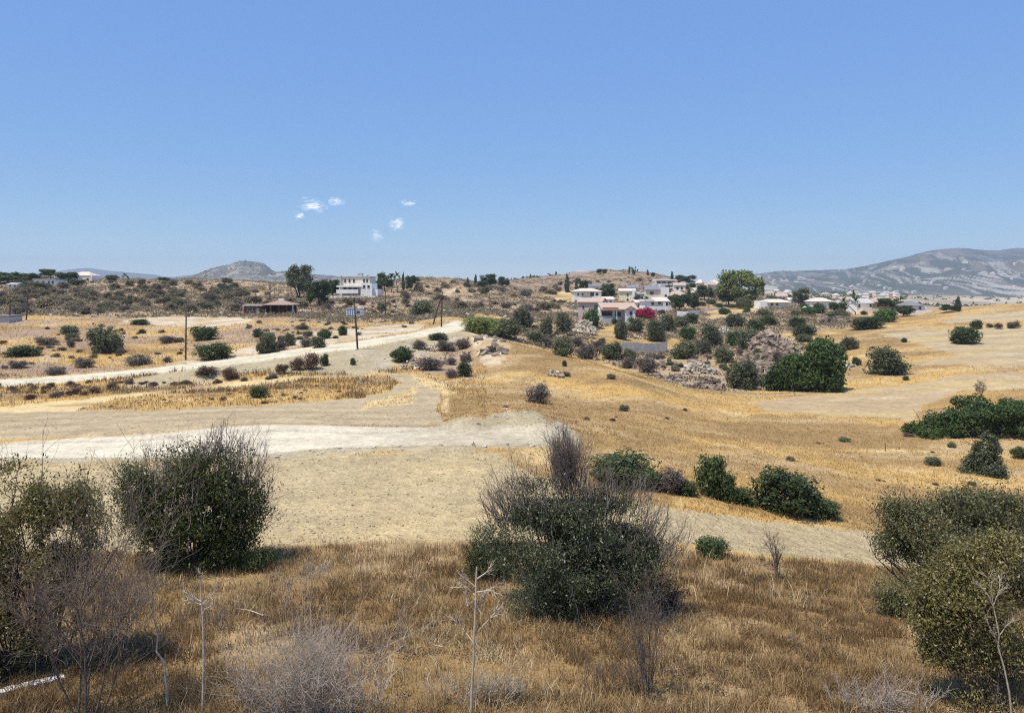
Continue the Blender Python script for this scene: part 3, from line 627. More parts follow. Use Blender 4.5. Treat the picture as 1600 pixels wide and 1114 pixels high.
# ------------------------------------------------------------------ shrubs and trees of the middle distance
PL = [
 # left plateau
 ('olive', 165, 551, 52, 47, 'round dark grey-green bush alone on the gold slope left of the bare pole'),
 ('mound', 36, 556, 50, 17, 'low flat green bush at the left edge of the gold slope'),
 ('mound', 333, 561, 54, 25, 'wide dark green bush beside the upper chalk road, right of the bare pole'),
 ('mound', 320, 531, 42, 23, 'dark green mounded bush just above the wide bush by the upper road'),
 ('olive', 417, 551, 32, 32, 'tall grey-green bush on the chalky bank above the upper road'),
 ('dark', 404, 527, 16, 14, 'small dark bush peeping behind the tall bush on the chalky bank'),
 ('grey', 439, 547, 22, 16, 'grey dry bush touching the right side of the tall bank bush'),
 ('olive', 453, 540, 19, 20, 'small round bush between the tall bank bush and the leaning pole'),
 ('grey', 478, 542, 20, 18, 'grey twiggy bush on white rubble above the upper road'),
 ('olive', 497, 543, 24, 17, 'grey-green bush on white rubble above the upper road, left of the leaning pole'),
 ('dark', 508, 529, 22, 15, 'dark low bush at the top of the white rubble bank, below the container'),
 ('dark', 536, 524, 15, 15, 'small dark tuft just left of the leaning pole, below the white container'),
 ('mound', 218, 507, 30, 8, 'flat green patch of bush on the pale clearing below the left hill'),
 ('mound', 222, 521, 12, 7, 'tiny dark bush on pale stones below the left hill clearing'),
 ('grey', 262, 536, 28, 12, 'low mauve-brown bush left of the bare pole'),
 ('tuft', 108, 522, 26, 14, 'pale olive weedy clump on the slope left of the round dark bush'),
 ('tuft', 112, 531, 24, 11, 'lower pale olive weedy clump left of the round dark bush'),
 ('grey', 72, 539, 34, 14, 'mauve dry bush between the flat green bush and the round dark bush'),
 ('grey', 110, 543, 14, 14, 'narrow grey-green dry bush close to the left of the round dark bush'),
 ('grey', 188, 553, 14, 9, 'small brown bush at the right foot of the round dark bush'),
 ('grey', 30, 575, 30, 12, 'brown bush on the verge above the left end of the upper road'),
 ('grey', 85, 585, 34, 12, 'dark brown bush hugging the verge of the upper road, far left'),
 ('grey', 130, 574, 34, 16, 'dark brown bush on the verge below the round dark bush'),
 ('grey', 215, 570, 44, 16, 'mauve brown bush on the verge left of the foot of the bare pole'),
 ('tuft', 472, 515, 24, 8, 'olive flat clump on the gold terrace in front of the shelter'),
 ('tuft', 480, 525, 18, 8, 'small olive clump in the middle of the gold terrace below the shelter'),
 ('mound', 405, 621, 32, 17, 'small dark bush on the gold island between the field tracks'),
 ('maroon', 487, 577, 27, 27, 'round maroon-brown dead bush at the foot of the road embankment'),
 ('maroon', 464, 578, 24, 19, 'lower maroon dead bush touching the left of the round maroon one'),
 ('maroon', 440, 584, 22, 16, 'leftmost maroon dead bush under the road embankment, left of the round one'),
 ('dark', 507, 571, 14, 18, 'small upright dark bush at the right of the round maroon one'),
 ('maroon', 325, 586, 34, 15, 'brown dead bush on the earth heap below the upper road'),
 ('maroon', 360, 592, 28, 18, 'tan-brown dead bush at the right end of the earth heap'),
 ('dark', 552, 570, 9, 11, 'tiny dark bush on white rubble below the leaning pole'),
 # spur in the middle
 ('dark', 628, 565, 34, 23, 'dark green bush on the rocky knoll right under the upper road'),
 ('grey', 672, 578, 42, 20, 'wide grey-violet bush low on the rocky knoll'),
 ('dark', 727, 588, 24, 22, 'dark bush at the right foot of the rocky knoll'),
 ('grey', 705, 590, 22, 14, 'grey-violet bush left of the dark bush at the foot of the knoll'),
 ('mound', 685, 531, 30, 12, 'olive low bush on top of the rocky knoll'),
 ('grey', 655, 545, 26, 14, 'grey bush on the left flank of the rocky knoll'),
 ('grey', 697, 548, 34, 17, 'grey-brown bush in the middle of the rocky knoll'),
 ('grey', 722, 545, 26, 16, 'grey-brown bush on the right shoulder of the rocky knoll'),
 ('grey', 728, 566, 20, 15, 'dark grey bush on the right flank of the rocky knoll'),
 ('grey', 705, 570, 20, 12, 'grey bush between the violet bush and the knoll flank'),
 ('grey', 840, 629, 42, 30, 'round mauve-brown dry bush on the gold spur slope'),
 ('grey', 770, 550, 14, 10, 'small brown bush on the chalky top of the spur'),
 ('dark', 882, 572, 8, 9, 'single dark tuft at the chalk rocks on the spur'),
 ('grey', 885, 588, 12, 8, 'small brown tuft right of the chalk rocks on the spur'),
 ('tuft', 955, 592, 14, 8, 'green tuft on the spur slope below the gully bushes'),
 ('tuft', 975, 642, 16, 10, 'green tuft low on the gold spur slope'),
 # behind the spur
 ('lime', 742, 521, 46, 28, 'pale green bush where the upper road bends out of sight'),
 ('lime', 768, 524, 36, 26, 'second pale green bush merging with the one at the road bend'),
 ('olive', 790, 527, 44, 34, 'broad grey-green olive at the right end of the pale green bushes'),
 ('olive', 816, 511, 32, 33, 'dark olive tree standing behind the pale green bushes'),
 ('olive', 854, 524, 20, 29, 'narrow olive tree alone on the stony slope left of the stone pile'),
 ('olive', 882, 522, 28, 34, 'tall olive tree immediately left of the white stone pile'),
 ('green', 923, 512, 30, 30, 'bright green leafy tree in front of the grey-pink house'),
 ('olive', 971, 530, 22, 34, 'slim dark olive tree below the verandah house'),
 ('olive', 992, 518, 26, 23, 'round olive tree directly below the gable of the verandah house'),
 ('olive', 1025, 533, 32, 35, 'full olive tree above the concrete retaining wall'),
 ('olive', 1042, 516, 24, 24, 'grey olive tree right of the crimson bougainvillea'),
 ('olive', 1062, 510, 26, 18, 'low olive bush to the right behind the bougainvillea tree'),
 ('dark', 1078, 505, 26, 16, 'dark bush in front of the white parapet terrace'),
 ('green', 1075, 533, 26, 22, 'mid-green bush above the right end of the retaining wall'),
 ('dark', 960, 507, 9, 10, 'small round bush at the base of the verandah'),
 ('olive', 880, 556, 32, 30, 'dark olive in the gully under the stone pile terrace'),
 ('olive', 957, 560, 36, 26, 'big dark bush at the left end of the concrete retaining wall'),
 ('olive', 985, 563, 22, 18, 'smaller bush in front of the left part of the retaining wall'),
 ('grey', 917, 560, 34, 22, 'grey dry bush in the gully between the two dark ones'),
 ('grey', 900, 540, 24, 14, 'brown bush on the stony terrace below the white stone pile'),
 ('grey', 935, 545, 22, 14, 'brown bush on the stony terrace left of the retaining wall'),
 ('dark', 838, 534, 26, 14, 'dark low bush behind the crest of the spur'),
 ('grey', 852, 540, 26, 14, 'grey bush just over the crest of the spur'),
 ('grey', 1010, 582, 38, 24, 'bare-stemmed grey bush in the gully below the retaining wall'),
 ('grey', 980, 575, 26, 18, 'grey-brown bush on the rim of the gully behind the spur'),
 ('olive', 1070, 560, 38, 30, 'grey olive bush right of the retaining wall'),
 ('olive', 1098, 553, 26, 24, 'grey-green bush between the retaining wall olive and the large dark one'),
 ('olive', 1112, 542, 36, 37, 'large dark olive at the left of the rock outcrop, upper one'),
 ('olive', 1133, 566, 34, 22, 'low dark bush below the large dark olive'),
 ('olive', 1150, 511, 30, 24, 'round dark olive on the terrace under the big shade tree'),
 ('mound', 1180, 516, 28, 16, 'dark bush left of the top of the rock outcrop'),
 ('mound', 1200, 508, 30, 16, 'dark spreading bush on the top edge of the rock outcrop'),
 ('olive', 1170, 545, 36, 33, 'dark olive against the left face of the rock outcrop'),
 ('green', 1145, 540, 24, 22, 'greener bush filling the gap left of the outcrop olive'),
 ('grey', 1156, 556, 12, 13, 'tiny dark bush below the outcrop olive'),
 ('mound', 1246, 511, 26, 16, 'upper dark bush on the right shoulder of the rock outcrop'),
 ('mound', 1256, 524, 34, 18, 'dark bush on the right shoulder of the rock outcrop'),
 ('tuft', 1256, 534, 28, 12, 'green-grey low bush at the right foot of the outcrop'),
 ('grey', 1172, 562, 18, 16, 'brown bush on pale boulders below the outcrop'),
 ('grey', 1190, 573, 24, 16, 'grey-brown bush on the slope under the outcrop'),
 ('grey', 1215, 575, 22, 26, 'brown-grey bush leaning on the left of the green thicket'),
 ('olive', 1160, 607, 52, 45, 'large grey olive bush standing at the end of the pale stubble field'),
 ('tuft', 1187, 603, 24, 14, 'bright tuft at the right skirt of the large grey olive bush'),
 ('leafy', 1226, 609, 60, 38, 'low bright green left lobe of the leafy thicket below the outcrop'),
 ('leafy', 1252, 610, 58, 56, 'middle green lobe of the leafy thicket below the outcrop'),
 ('leafy', 1284, 611, 66, 78, 'tall bright green leafy tree rising from the thicket below the outcrop'),
 ('tuft', 1303, 610, 20, 32, 'yellowish bush at the right skirt of the green thicket'),
 ('olive', 1311, 562, 22, 26, 'grey olive behind the right side of the green thicket'),
 ('olive', 1329, 546, 26, 22, 'round olive bush behind the thicket, on the gold slope'),
 ('olive', 1279, 541, 18, 14, 'grey-topped small olive behind the thicket crown'),
 ('olive', 1387, 584, 60, 42, 'big round dark bush alone on the gold slope beside the stubble field'),
 ('dark', 1338, 571, 14, 13, 'small bush left of the big round dark bush'),
 ('dark', 1415, 594, 10, 7, 'tiny dark bush below the right side of the big round bush'),
 ('mound', 1354, 514, 54, 19, 'low dark spreading bush below the villa garden'),
 ('dark', 1413, 535, 9, 7, 'tiny bush on the gold bank between the right-hand fields'),
 ('dark', 1512, 537, 44, 26, 'dark green bush on the edge of the bare field at right'),
 ('dark', 1526, 514, 18, 14, 'small brown-topped bush behind the dark one on the bare field'),
 ('dark', 1493, 536, 18, 16, 'low left shoulder bush beside the dark green one on the bare field'),
 ('grey', 1560, 514, 14, 10, 'small dark bush on the bank at right, left one'),
 ('grey', 1584, 513, 20, 12, 'dark brown bush on the bank near the right edge'),
 ('grey', 1546, 512, 12, 7, 'small brown weed left of the bank bushes at right'),
 ('cone', 1541, 741, 62, 64, 'conical dark juniper on the gold slope in front of the leafy thicket'),
 ('tuft', 1458, 727, 24, 14, 'bright green tuft on the slope left of the conical juniper'),
 ('tuft', 1487, 699, 14, 9, 'small green tuft between the thicket and the conical juniper'),
 ('dark', 1592, 716, 22, 18, 'small dark bush at the right edge beside the conical juniper'),
 ('tuft', 1320, 690, 18, 7, 'dull green tuft in the rusty grass at right'),
 ('grey', 1420, 682, 18, 6, 'flat dark weed in the rusty grass below the thicket'),
 ('mound', 1113, 866, 52, 27, 'low bright green bush at the near edge of the field track'),
 # row of bushes along the track
 ('mound', 972, 758, 106, 50, 'long low green bush behind the bare crown of the central shrub'),
 ('grey', 1046, 769, 50, 40, 'dark grey bush at the right end of the long low green bush'),
 ('dark', 1108, 774, 50, 62, 'upright dark green bush above the field track'),
 ('dark', 1132, 781, 40, 42, 'smaller dark bush leaning on the right of the upright one'),
 ('mound', 1008, 763, 56, 32, 'low dark bush linking the long green bush and the dark grey one above the track'),
 ('mound', 1072, 772, 40, 22, 'flat dark bush between the dark grey bush and the upright one'),
 ('mound', 1158, 785, 46, 24, 'flat bush right of the upright dark bush above the track'),
 ('mound', 1228, 800, 98, 66, 'big wedge-shaped dark green bush above the field track'),
 ('mound', 1262, 805, 56, 44, 'middle of the wedge-shaped dark bushes above the field track'),
 ('mound', 1290, 807, 50, 24, 'low tail of bush at the right end of the wedge-shaped one'),
 # trees along the skyline and between the houses
 ('gum', 468, 466, 40, 48, 'tall dark gum tree against the rocky hill'),
 ('tree', 497, 478, 40, 36, 'dense green tree beside the tall gum tree'),
 ('tree', 520, 462, 30, 24, 'darker tree between the gum tree and the white villa'),
 ('olive', 660, 493, 38, 23, 'dark round tree left of the braced pole'),
 ('tree', 600, 456, 26, 27, 'green tree at the right of the white villa'),
 ('tree', 588, 458, 18, 18, 'low green tree at the corner of the white villa'),
 ('cypress', 630, 454, 5, 26, 'thin cypress right of the palms by the villa'),
 ('tree', 641, 455, 17, 22, 'dark round tree right of the thin cypress'),
 ('olive', 596, 485, 14, 13, 'dark bush on the slope below the villa, behind a pole'),
 ('olive', 352, 460, 20, 16, 'dark bush on the left hilltop in front of the rocky hill'),
 ('olive', 355, 442, 16, 8, 'dark tree on the crest of the left hill'),
 ('cypress', 743, 446, 5, 16, 'leftmost small cypress on the middle crest'),
 ('cypress', 731, 448, 5, 13, 'thin cypress at the left of the middle crest'),
 ('tree', 767, 448, 24, 19, 'dark tree clump on the middle crest beside the pale block'),
 ('tree', 786, 450, 18, 16, 'right-hand dark tree of the middle crest'),
 ('tree', 754, 450, 18, 11, 'low tree in front of the pale block on the middle crest'),
 ('olive', 757, 460, 14, 12, 'round green tree below the middle crest'),
 ('cypress', 886, 457, 9, 26, 'dark cypress on the slope above the upper cream house'),
 ('cypress', 901, 457, 6, 18, 'grey cypress right of the dark one above the cream house'),
 ('tree', 912, 458, 16, 18, 'olive-coloured tree behind the upper cream house'),
 ('tree', 952, 468, 26, 24, 'leafy tree between the cream house and the yellow house'),
 ('tree', 943, 470, 16, 18, 'green tree at the right wall of the upper cream house'),
 ('tree', 1000, 474, 24, 11, 'dark garden tree in front of the yellow house'),
 ('cypress', 1035, 467, 4, 17, 'left of two thin cypresses before the grey-roofed house'),
 ('cypress', 1045, 465, 4, 20, 'right of two thin cypresses before the grey-roofed house'),
 ('cypress', 1076, 478, 9, 26, 'broad dark cypress right of the low white house'),
 ('tree', 1062, 486, 30, 24, 'dense dark tree right of the low white house'),
 ('tree', 1085, 484, 22, 22, 'dark tree under the broad cypress'),
 ('tree', 1100, 470, 28, 22, 'green tree between the tan-roofed house and the shade tree'),
 ('tree', 1070, 446, 30, 16, 'green tree on the village skyline left of the shade tree'),
 ('cypress', 1050, 437, 5, 12, 'small cypress on the village skyline'),
 ('limetree', 1157, 479, 64, 54, 'huge yellow-green shade tree, tallest in the village'),
 ('gum', 1140, 478, 36, 34, 'grey-green tree forming the left flank of the huge shade tree'),
 ('olive', 1162, 482, 26, 20, 'grey-leaved tree in front of the huge shade tree'),
 ('cypress', 1192, 458, 5, 14, 'small cypress right of the huge shade tree'),
 ('gum', 1250, 478, 26, 26, 'grey tree behind the white tents'),
 ('cypress', 1334, 470, 6, 14, 'dark cypress among the right-hand villas'),
 ('dark', 1280, 490, 22, 16, 'green garden bush beside the white tents'),
 ('tree', 1310, 492, 26, 18, 'garden tree under the palms at right'),
 ('pine', 1391, 492, 46, 24, 'broad rounded tree in front of the terracotta villa'),
 ('green', 1383, 503, 34, 22, 'darker bushy tree below the broad rounded one'),
 ('tree', 1412, 494, 30, 16, 'grey-green tree right of the broad rounded tree'),
 ('cypress', 1497, 487, 10, 22, 'dark cypress alone near the right field crest'),
 ('tree', 1482, 488, 24, 11, 'low tree left of the lone cypress at right'),
 ('cypress', 983, 428, 3, 11, 'thin cypress on the top of the village hill'),
 ('tree', 990, 430, 6, 9, 'small dark tree right of the thin cypress on the village hill'),
 ('tree', 940, 428, 18, 7, 'dark tree beside the ruin on the village hill'),
 ('cypress', 1012, 430, 4, 8, 'small conifer on the right shoulder of the village hill'),
 ('tree', 1020, 433, 8, 7, 'dark bush on the right shoulder of the village hill'),
 ('tree', 10, 444, 44, 17, 'grey-green trees mass at the far left edge of the skyline'),
 ('tree', 48, 440, 30, 13, 'green tree behind the far left white houses'),
 ('pine', 75, 440, 24, 18, 'umbrella pine on the left skyline between white houses'),
 ('tree', 102, 442, 34, 15, 'green tree in front of the hipped house at left'),
 ('cypress', 146, 439, 4, 11, 'small cypress right of the tan-roofed house on the left skyline'),
 ('tree', 174, 440, 20, 10, 'leafy tree on the left skyline'),
 ('tree', 256, 441, 18, 7, 'dark tree alone on the left skyline'),
 ('tree', 120, 446, 20, 9, 'dark hedge-like tree below the tan-roofed house'),
 ('olive', 48, 452, 34, 12, 'grey-green tree below the far left white houses'),
]
SKY = {'pine', 'cypress', 'tree', 'gum', 'limetree'}
for kind, px, py, w, h, lab in PL:
    at = None
    if kind in SKY or py < 462:            # stands on or near a crest: find ground no farther than the crest
        c = cast(px, py)
        yc = float(np.interp(px, px_all, KY[9])); 
        if c[1] > yc:
            y = yc * .98; x = (px - CX) / F * y; at = (x, y, float(gz(x, y)[0]))
            h = h + max(0, (HY + (CAMZ - at[2]) * F / y) - py)
    big = w * h > 300
    plant(kind, px, py, w * 1.06, h * 1.08, lab, at=at, parts=big)
# the wide thicket on the right runs out of frame
x, y, z = cast(1530, 678); u = y / F
root = tag(empty('leafy_thicket', (x, y, z - .1)), 'very wide bright green leafy thicket reaching the right edge of the picture', 'bush')
rng = rs(901); e = []
for _ in range(120):
    a = rng.uniform(-95, 130); t = np.interp(a, [-95, -40, 20, 70, 130], [.10, .62, 1, .92, .6]) * 60 * u
    r = rng.uniform(.45, .8); e.append((a * u, rng.normal() * 1.6, max(.15, t * rng.uniform(.1, .88)), r * 1.6, r * 1.4, r, 1))
v, f, a = sprays(rng, e, 11000, 6, .12, .24, .14, upb=.5, shell=.5)
obj('foliage', make_mesh('thicket_foliage', v, f, M['thicket'], False, a), root)
obj('stem', twig_mesh('thicket_stem', rng, [((rng.uniform(-80, 110) * u, rng.normal(), -.2), (rng.normal() * .4, 0, 1), 2.0, .06) for _ in range(26)], [(3, .6, .5, .2, .15)], M['bark'], 4), root)
# slender young tree behind the thicket
x, y, z = cast(1531, 628); u = y / F
root = tag(empty('young_tree', (x, y, z)), 'slender young tree with a sparse grey crown behind the wide thicket', 'tree'); rng = rs(902)
h = 34 * u
obj('trunk', twig_mesh('young_trunk', rng, [((0, 0, -.2), (.1, 0, 1), h * .8, .05)], [(9, .5, .5, .5, .08), (4, .5, .5, .2, .15)], M['darkdead'], 5), root)
v, f, a = sprays(rng, [(0, 0, h * .68, 9 * u, 9 * u, 11 * u, 1)], 130, 6, .08, .16, .05)
obj('crown', make_mesh('young_crown', v, f, M['grey'], False, a), root)

# bougainvillea in front of the verandah house
for k, (px, py, w, h, lab) in enumerate([(1012, 497, 30, 17, 'crimson bougainvillea crown hanging over the verandah house corner'), (997, 495, 18, 13, 'crimson bougainvillea at the porch roof, left of the larger one')]):
    plant('flower', px, py, w, h, lab)

# palms
def palm(px, py, h, w, lab):
    c = cast(px, py); yc = float(np.interp(px, px_all, KY[9]))
    if c[1] > yc: y = yc * .97; x = (px - CX) / F * y; c = (x, y, float(gz(x, y)[0])); h += max(0, HY + (CAMZ - c[2]) * F / y - py)
    u = c[1] / F; root = tag(empty('palm_tree', c), lab, 'palm tree'); rng = rs(int(px)); H_ = h * u
    obj('trunk', twig_mesh('palm_trunk', rng, [((0, 0, -.3), (.02, 0, 1), H_ * .86 + .3, .22)], [], M['bark'], 5, 6), root)
    vs, fs, at = [], [], []; nv = 0; top = np.array([.0, 0, H_ * .84])
    for q in range(26):
        an = rng.rand() * 6.28; el = rng.uniform(-.3, 1.2); L = w * u * .55 * rng.uniform(.8, 1.15)
        d = np.array([math.cos(an) * math.cos(el), math.sin(an) * math.cos(el), math.sin(el)]); side = np.array([-math.sin(an), math.cos(an), 0])
        p = top.copy(); pts = []
        for s in range(6):
            pts.append(p.copy()); p = p + d * L / 5; d = d + np.array([0, 0, -.28]); d /= np.linalg.norm(d)
        for s, q_ in enumerate(pts):
            wd = L * .13 * math.sin(.5 + 2.4 * s / 5); vs += [q_ - side * wd, q_ + side * wd]
        fs += [(nv + 2 * s, nv + 2 * s + 1, nv + 2 * s + 3, nv + 2 * s + 2) for s in range(5)]; nv += 12; at += [rng.rand()] * 5
    obj('crown', make_mesh('palm_crown', np.array(vs), np.array(fs), M['dark'], False, at), root)
palm(612, 457, 30, 17, 'left of two palms between the villa trees')
palm(620, 457, 31, 16, 'right of two palms between the villa trees')
palm(196, 441, 12, 14, 'lone palm on the left skyline')
palm(1318, 490, 24, 15, 'left palm in the garden of the right-hand villas')
palm(1337, 492, 26, 18, 'tall palm in the garden of the right-hand villas')
palm(1408, 480, 17, 12, 'palm beside the terracotta villa at right')
palm(852, 481, 18, 9, 'palm alone on the scrub slope left of the cream house')

# ------------------------------------------------------------------ low scrub of the hillsides
rng = rs(5)
def scrub_area(n, poly, label, group, smin, smax, kinds, name='scrub_bush'):
    xs = [p[0] for p in poly]; ys = [p[1] for p in poly]; k = 0; tries = 0
    while k < n and tries < n * 60:
        tries += 1
        px = rng.uniform(min(xs), max(xs)); py = rng.uniform(min(ys), max(ys))
        ins = False; j = len(poly) - 1
        for i in range(len(poly)):
            if ((poly[i][1] > py) != (poly[j][1] > py)) and px < (poly[j][0] - poly[i][0]) * (py - poly[i][1]) / (poly[j][1] - poly[i][1]) + poly[i][0]: ins = not ins
            j = i
        if not ins: continue
        c = cast(px, py)
        if c[1] > 760: continue
        wm = rng.uniform(smin, smax) * (.7 + .6 * rng.rand()); u = c[1] / F
        kd = kinds[rng.randint(len(kinds))]; me, st = proto(kd, rng.randint(4))
        o = obj(name, me); o.location = (c[0], c[1], c[2] - .1); o.rotation_euler = (0, 0, rng.rand() * 6.28)
        o.scale = (wm, wm, wm * rng.uniform(.42, .7)); tag(o, label, 'bush', group); k += 1
scrub_area(205, [(0,452),(60,446),(160,441),(300,442),(380,448),(440,462),(480,480),(440,492),(385,478),(376,492),(300,492),(200,486),(110,494),(0,490)], 'low grey-green scrub bush on the hillside above the left plateau', 'scrub bushes on the left hillside', 2.0, 4.4, ['scrub', 'scrub', 'scrub', 'scrub', 'olive', 'grey'])
scrub_area(85, [(650,437),(720,440),(800,450),(900,440),(1030,436),(1000,448),(930,448),(890,478),(850,490),(800,488),(720,485),(640,478),(600,470),(650,455)], 'low dry scrub bush on the hill slope behind the middle spur', 'scrub bushes on the middle hill', 2.0, 4.5, ['scrub', 'grey', 'scrub', 'scrub'], 'hill_shrub')
scrub_area(45, [(500,472),(600,470),(650,480),(640,495),(580,494),(560,480),(510,490)], 'small brown scrub bush on the slope below the white villa', 'scrub bushes below the villa', 1.2, 2.6, ['scrub', 'grey', 'maroon'], 'slope_shrub')
scrub_area(44, [(0,520),(140,508),(270,520),(300,540),(290,566),(160,574),(0,585)], 'small dry brown shrub on the gold slope above the upper road', 'dry shrubs on the gold slope', .6, 1.5, ['grey', 'maroon', 'scrub', 'grey'], 'dry_shrub')
scrub_area(46, [(380,505),(520,500),(660,503),(650,515),(560,527),(440,540),(400,530)], 'small dark shrub on the rubble bank above the upper road', 'shrubs on the rubble bank', .6, 1.5, ['grey', 'olive', 'scrub'], 'bank_shrub')
scrub_area(60, [(750,500),(830,512),(905,515),(960,545),(990,575),(1080,585),(1150,590),(1150,560),(1080,560),(900,550),(820,535)], 'small grey shrub among stones in the gully behind the spur', 'shrubs in the stony gully', .9, 2.2, ['grey', 'scrub', 'olive'], 'gully_shrub')
scrub_area(46, [(100,640),(330,610),(600,592),(600,612),(430,630),(200,640)], 'dry weed on the gold island between the field tracks', 'weeds on the gold island', .3, .7, ['grey', 'maroon', 'grey'], 'dry_weed')
scrub_area(60, [(-20,606),(200,594),(330,600),(560,584),(600,586),(420,590),(200,610),(-20,634)], 'rust-brown weed on the verge under the upper road', 'weeds under the upper road', .5, 1.2, ['maroon', 'grey', 'maroon'], 'verge_weed')
scrub_area(18, [(700,590),(860,600),(1000,610),(1180,650),(1400,665),(1560,760),(1400,760),(1150,700),(900,680),(800,650)], 'small dry weed standing in the gold grass of the spur', 'weeds on the gold spur', .25, .7, ['grey', 'maroon', 'scrub'], 'grass_weed')
scrub_area(70, [(1090,440),(1340,478),(1440,490),(1330,500),(1200,500),(1100,488),(1020,500),(1000,470)], 'garden bush among the houses of the village', 'garden bushes in the village', 2.2, 4.5, ['olive', 'dark', 'green', 'olive'], 'garden_bush')

def clump_stuff(name, n, sampler, mat, leaf, per, size, label):
    P = sampler(n); rng = rs(len(name) * 7)
    s = size * (.5 + rng.rand(len(P)))
    p = np.repeat(P, per, 0); d = rng.normal(size=p.shape) * np.array([.42, .42, .22]); d[:, 2] = np.abs(d[:, 2])
    p = p + d * np.repeat(s, per)[:, None]
    t = rng.normal(size=p.shape); t /= np.linalg.norm(t, axis=1)[:, None]; b = np.cross(t, rng.normal(size=p.shape)); b /= np.linalg.norm(b, axis=1)[:, None]
    l = (leaf * (.6 + .8 * rng.rand(len(p))))[:, None]
    v = np.stack([p - t * l, p + b * l * .45, p + t * l, p - b * l * .45], 1).reshape(-1, 3)
    a = np.clip(np.repeat(rng.rand(len(P)), per) * .6 + .4 * rng.rand(len(p)), 0, 1)
    return tag(obj(name, make_mesh(name, v, np.arange(len(v)).reshape(-1, 4), mat, False, a)), label, kind='stuff')

def sample_px(x0, x1, y0, y1, zones, seed, dens=None):
    def f(n):
        rng = rs(seed); px = rng.uniform(x0, x1, n); ly = rng.uniform(math.log(y0), math.log(y1), n); Y = np.exp(ly); X = (px - CX) / F * Y
        k = np.isin(zone_at(X, Y), zones)
        if dens is not None: k &= rng.rand(n) < dens(X, Y)
        X, Y = X[k], Y[k]
        return np.stack([X, Y, gz(X, Y)], 1)
    return f
clump_stuff('undergrowth', 52000, sample_px(-200, 1330, 175, 800, [SCRUB, GULLY], 21, lambda X, Y: np.clip((fbm(X / 12, Y / 12, 91, 3) - .28) * 4, .12, 1)), M['scrub'], .30, 13, 1.5, 'low grey scrub covering the hills')
clump_stuff('gully_undergrowth', 3500, sample_px(620, 1280, 105, 215, [GULLY, SCRUB], 23, lambda X, Y: np.clip((fbm(X / 7, Y / 7, 93, 3) - .42) * 5, .03, 1)), M['grey'], .18, 14, .8, 'dry undergrowth among the stones')
clump_stuff('far_woods', 2600, sample_px(760, 1800, 560, 3400, list(range(13)), 25, lambda X, Y: np.clip((fbm(X / 90, Y / 120, 95, 3) - .50) * 8, .04, 1)), M['dark'], 1.9, 12, 5.0, 'far trees over the plain and foothills')
clump_stuff('skyline_woods', 500, sample_px(-200, 130, 300, 400, list(range(13)), 27), M['olive'], .6, 16, 3.0, 'trees along the far left skyline')

# ------------------------------------------------------------------ dry grass
def grass(name, n, x0, x1, y0, y1, zones, hmin, hmax, w, seed, label, dens=None, lean=.75, mat='grass', shift=0.0):
    rng = rs(seed); px = rng.uniform(x0, x1, n); Y = np.exp(rng.uniform(math.log(y0), math.log(y1), n)); X = (px - CX) / F * Y
    # blades gather in tussocks
    X = X + .10 * rng.normal(size=n); k = np.isin(zone_at(X, Y), zones); X, Y = X[k], Y[k]
    tus = fbm(X / .55, Y / .55, seed + 1, 3); kk = rng.rand(len(X)) < np.clip((tus - .32) * 3.2, .30, 1)
    if dens is not None: kk &= rng.rand(len(X)) < dens(X, Y)
    X, Y, tus = X[kk], Y[kk], tus[kk]; n = len(X); Z = gz(X, Y) - .03
    patch = fbm(X / 2.6, Y / 2.6, seed + 2, 4); broad = fbm(X / 9, Y / 6, seed + 4, 3)
    h = (hmin + (hmax - hmin) * rng.rand(n) ** 1.5) * (.6 + .8 * tus) * (.75 + .5 * broad)
    an = rng.rand(n) * 6.283; ln = lean * rng.rand(n) * h * 1.5
    dx = np.cos(an) * ln; dy = np.sin(an) * ln
    wa = rng.rand(n) * 3.1416; ww = w * (.6 + .8 * rng.rand(n)) * np.sqrt(Y / y0)
    ox = np.cos(wa) * ww * .5; oy = np.sin(wa) * ww * .5
    p0 = np.stack([X - ox, Y - oy, Z], 1); p1 = np.stack([X + ox, Y + oy, Z], 1)
    m0 = np.stack([X + dx * .35 - ox * .75, Y + dy * .35 - oy * .75, Z + h * .6], 1); m1 = np.stack([X + dx * .35 + ox * .75, Y + dy * .35 + oy * .75, Z + h * .6], 1)
    tp = np.stack([X + dx, Y + dy, Z + h], 1)
    v = np.stack([p0, p1, m1, m0, tp], 1).reshape(-1, 3); i = np.arange(n)[:, None] * 5
    q = i + np.array([[0, 1, 2, 3]]); t = i + np.array([[3, 2, 4]])
    a = np.clip(.33 + shift + (patch - .5) * 1.1 + (broad - .5) * 1.0 + .26 * rng.normal(size=n), 0, 1)
    me = make_mesh(name, v, [q, t], M[mat], False, np.concatenate([a, a]))
    return tag(obj(name, me), label, kind='stuff')
grass('dry_grass', 600000, -220, 1880, 13.5, 31.5, [BROWN], .10, .36, .013, 101, 'dry brown grass on the near slope', lambda X, Y: np.clip((fbm(X / 2.4, Y / 1.8, 90, 3) - .33) * 6, .30, 1))
grass('edge_tufts', 16000, -60, 1400, 28, 35, [TAN], .08, .30, .016, 105, 'dry tufts straying onto the edge of the pale field', lambda X, Y: np.clip((fbm(X / 1.2, Y / .8, 92, 3) - .46) * 5, 0, 1) * np.clip(1.4 - (Y - np.interp(CX + F * X / Y, px_all, KY[1])) / 2.2, 0.02, 1), mat='grass')
grass('straw_stalks', 26000, -220, 1880, 13.5, 31.5, [BROWN], .18, .52, .009, 103, 'pale straw stalks standing above the near grass', lambda X, Y: np.clip((fbm(X / 3, Y / 3, 96, 3) - .40) * 5, .05, 1), lean=.6, mat='stalk')
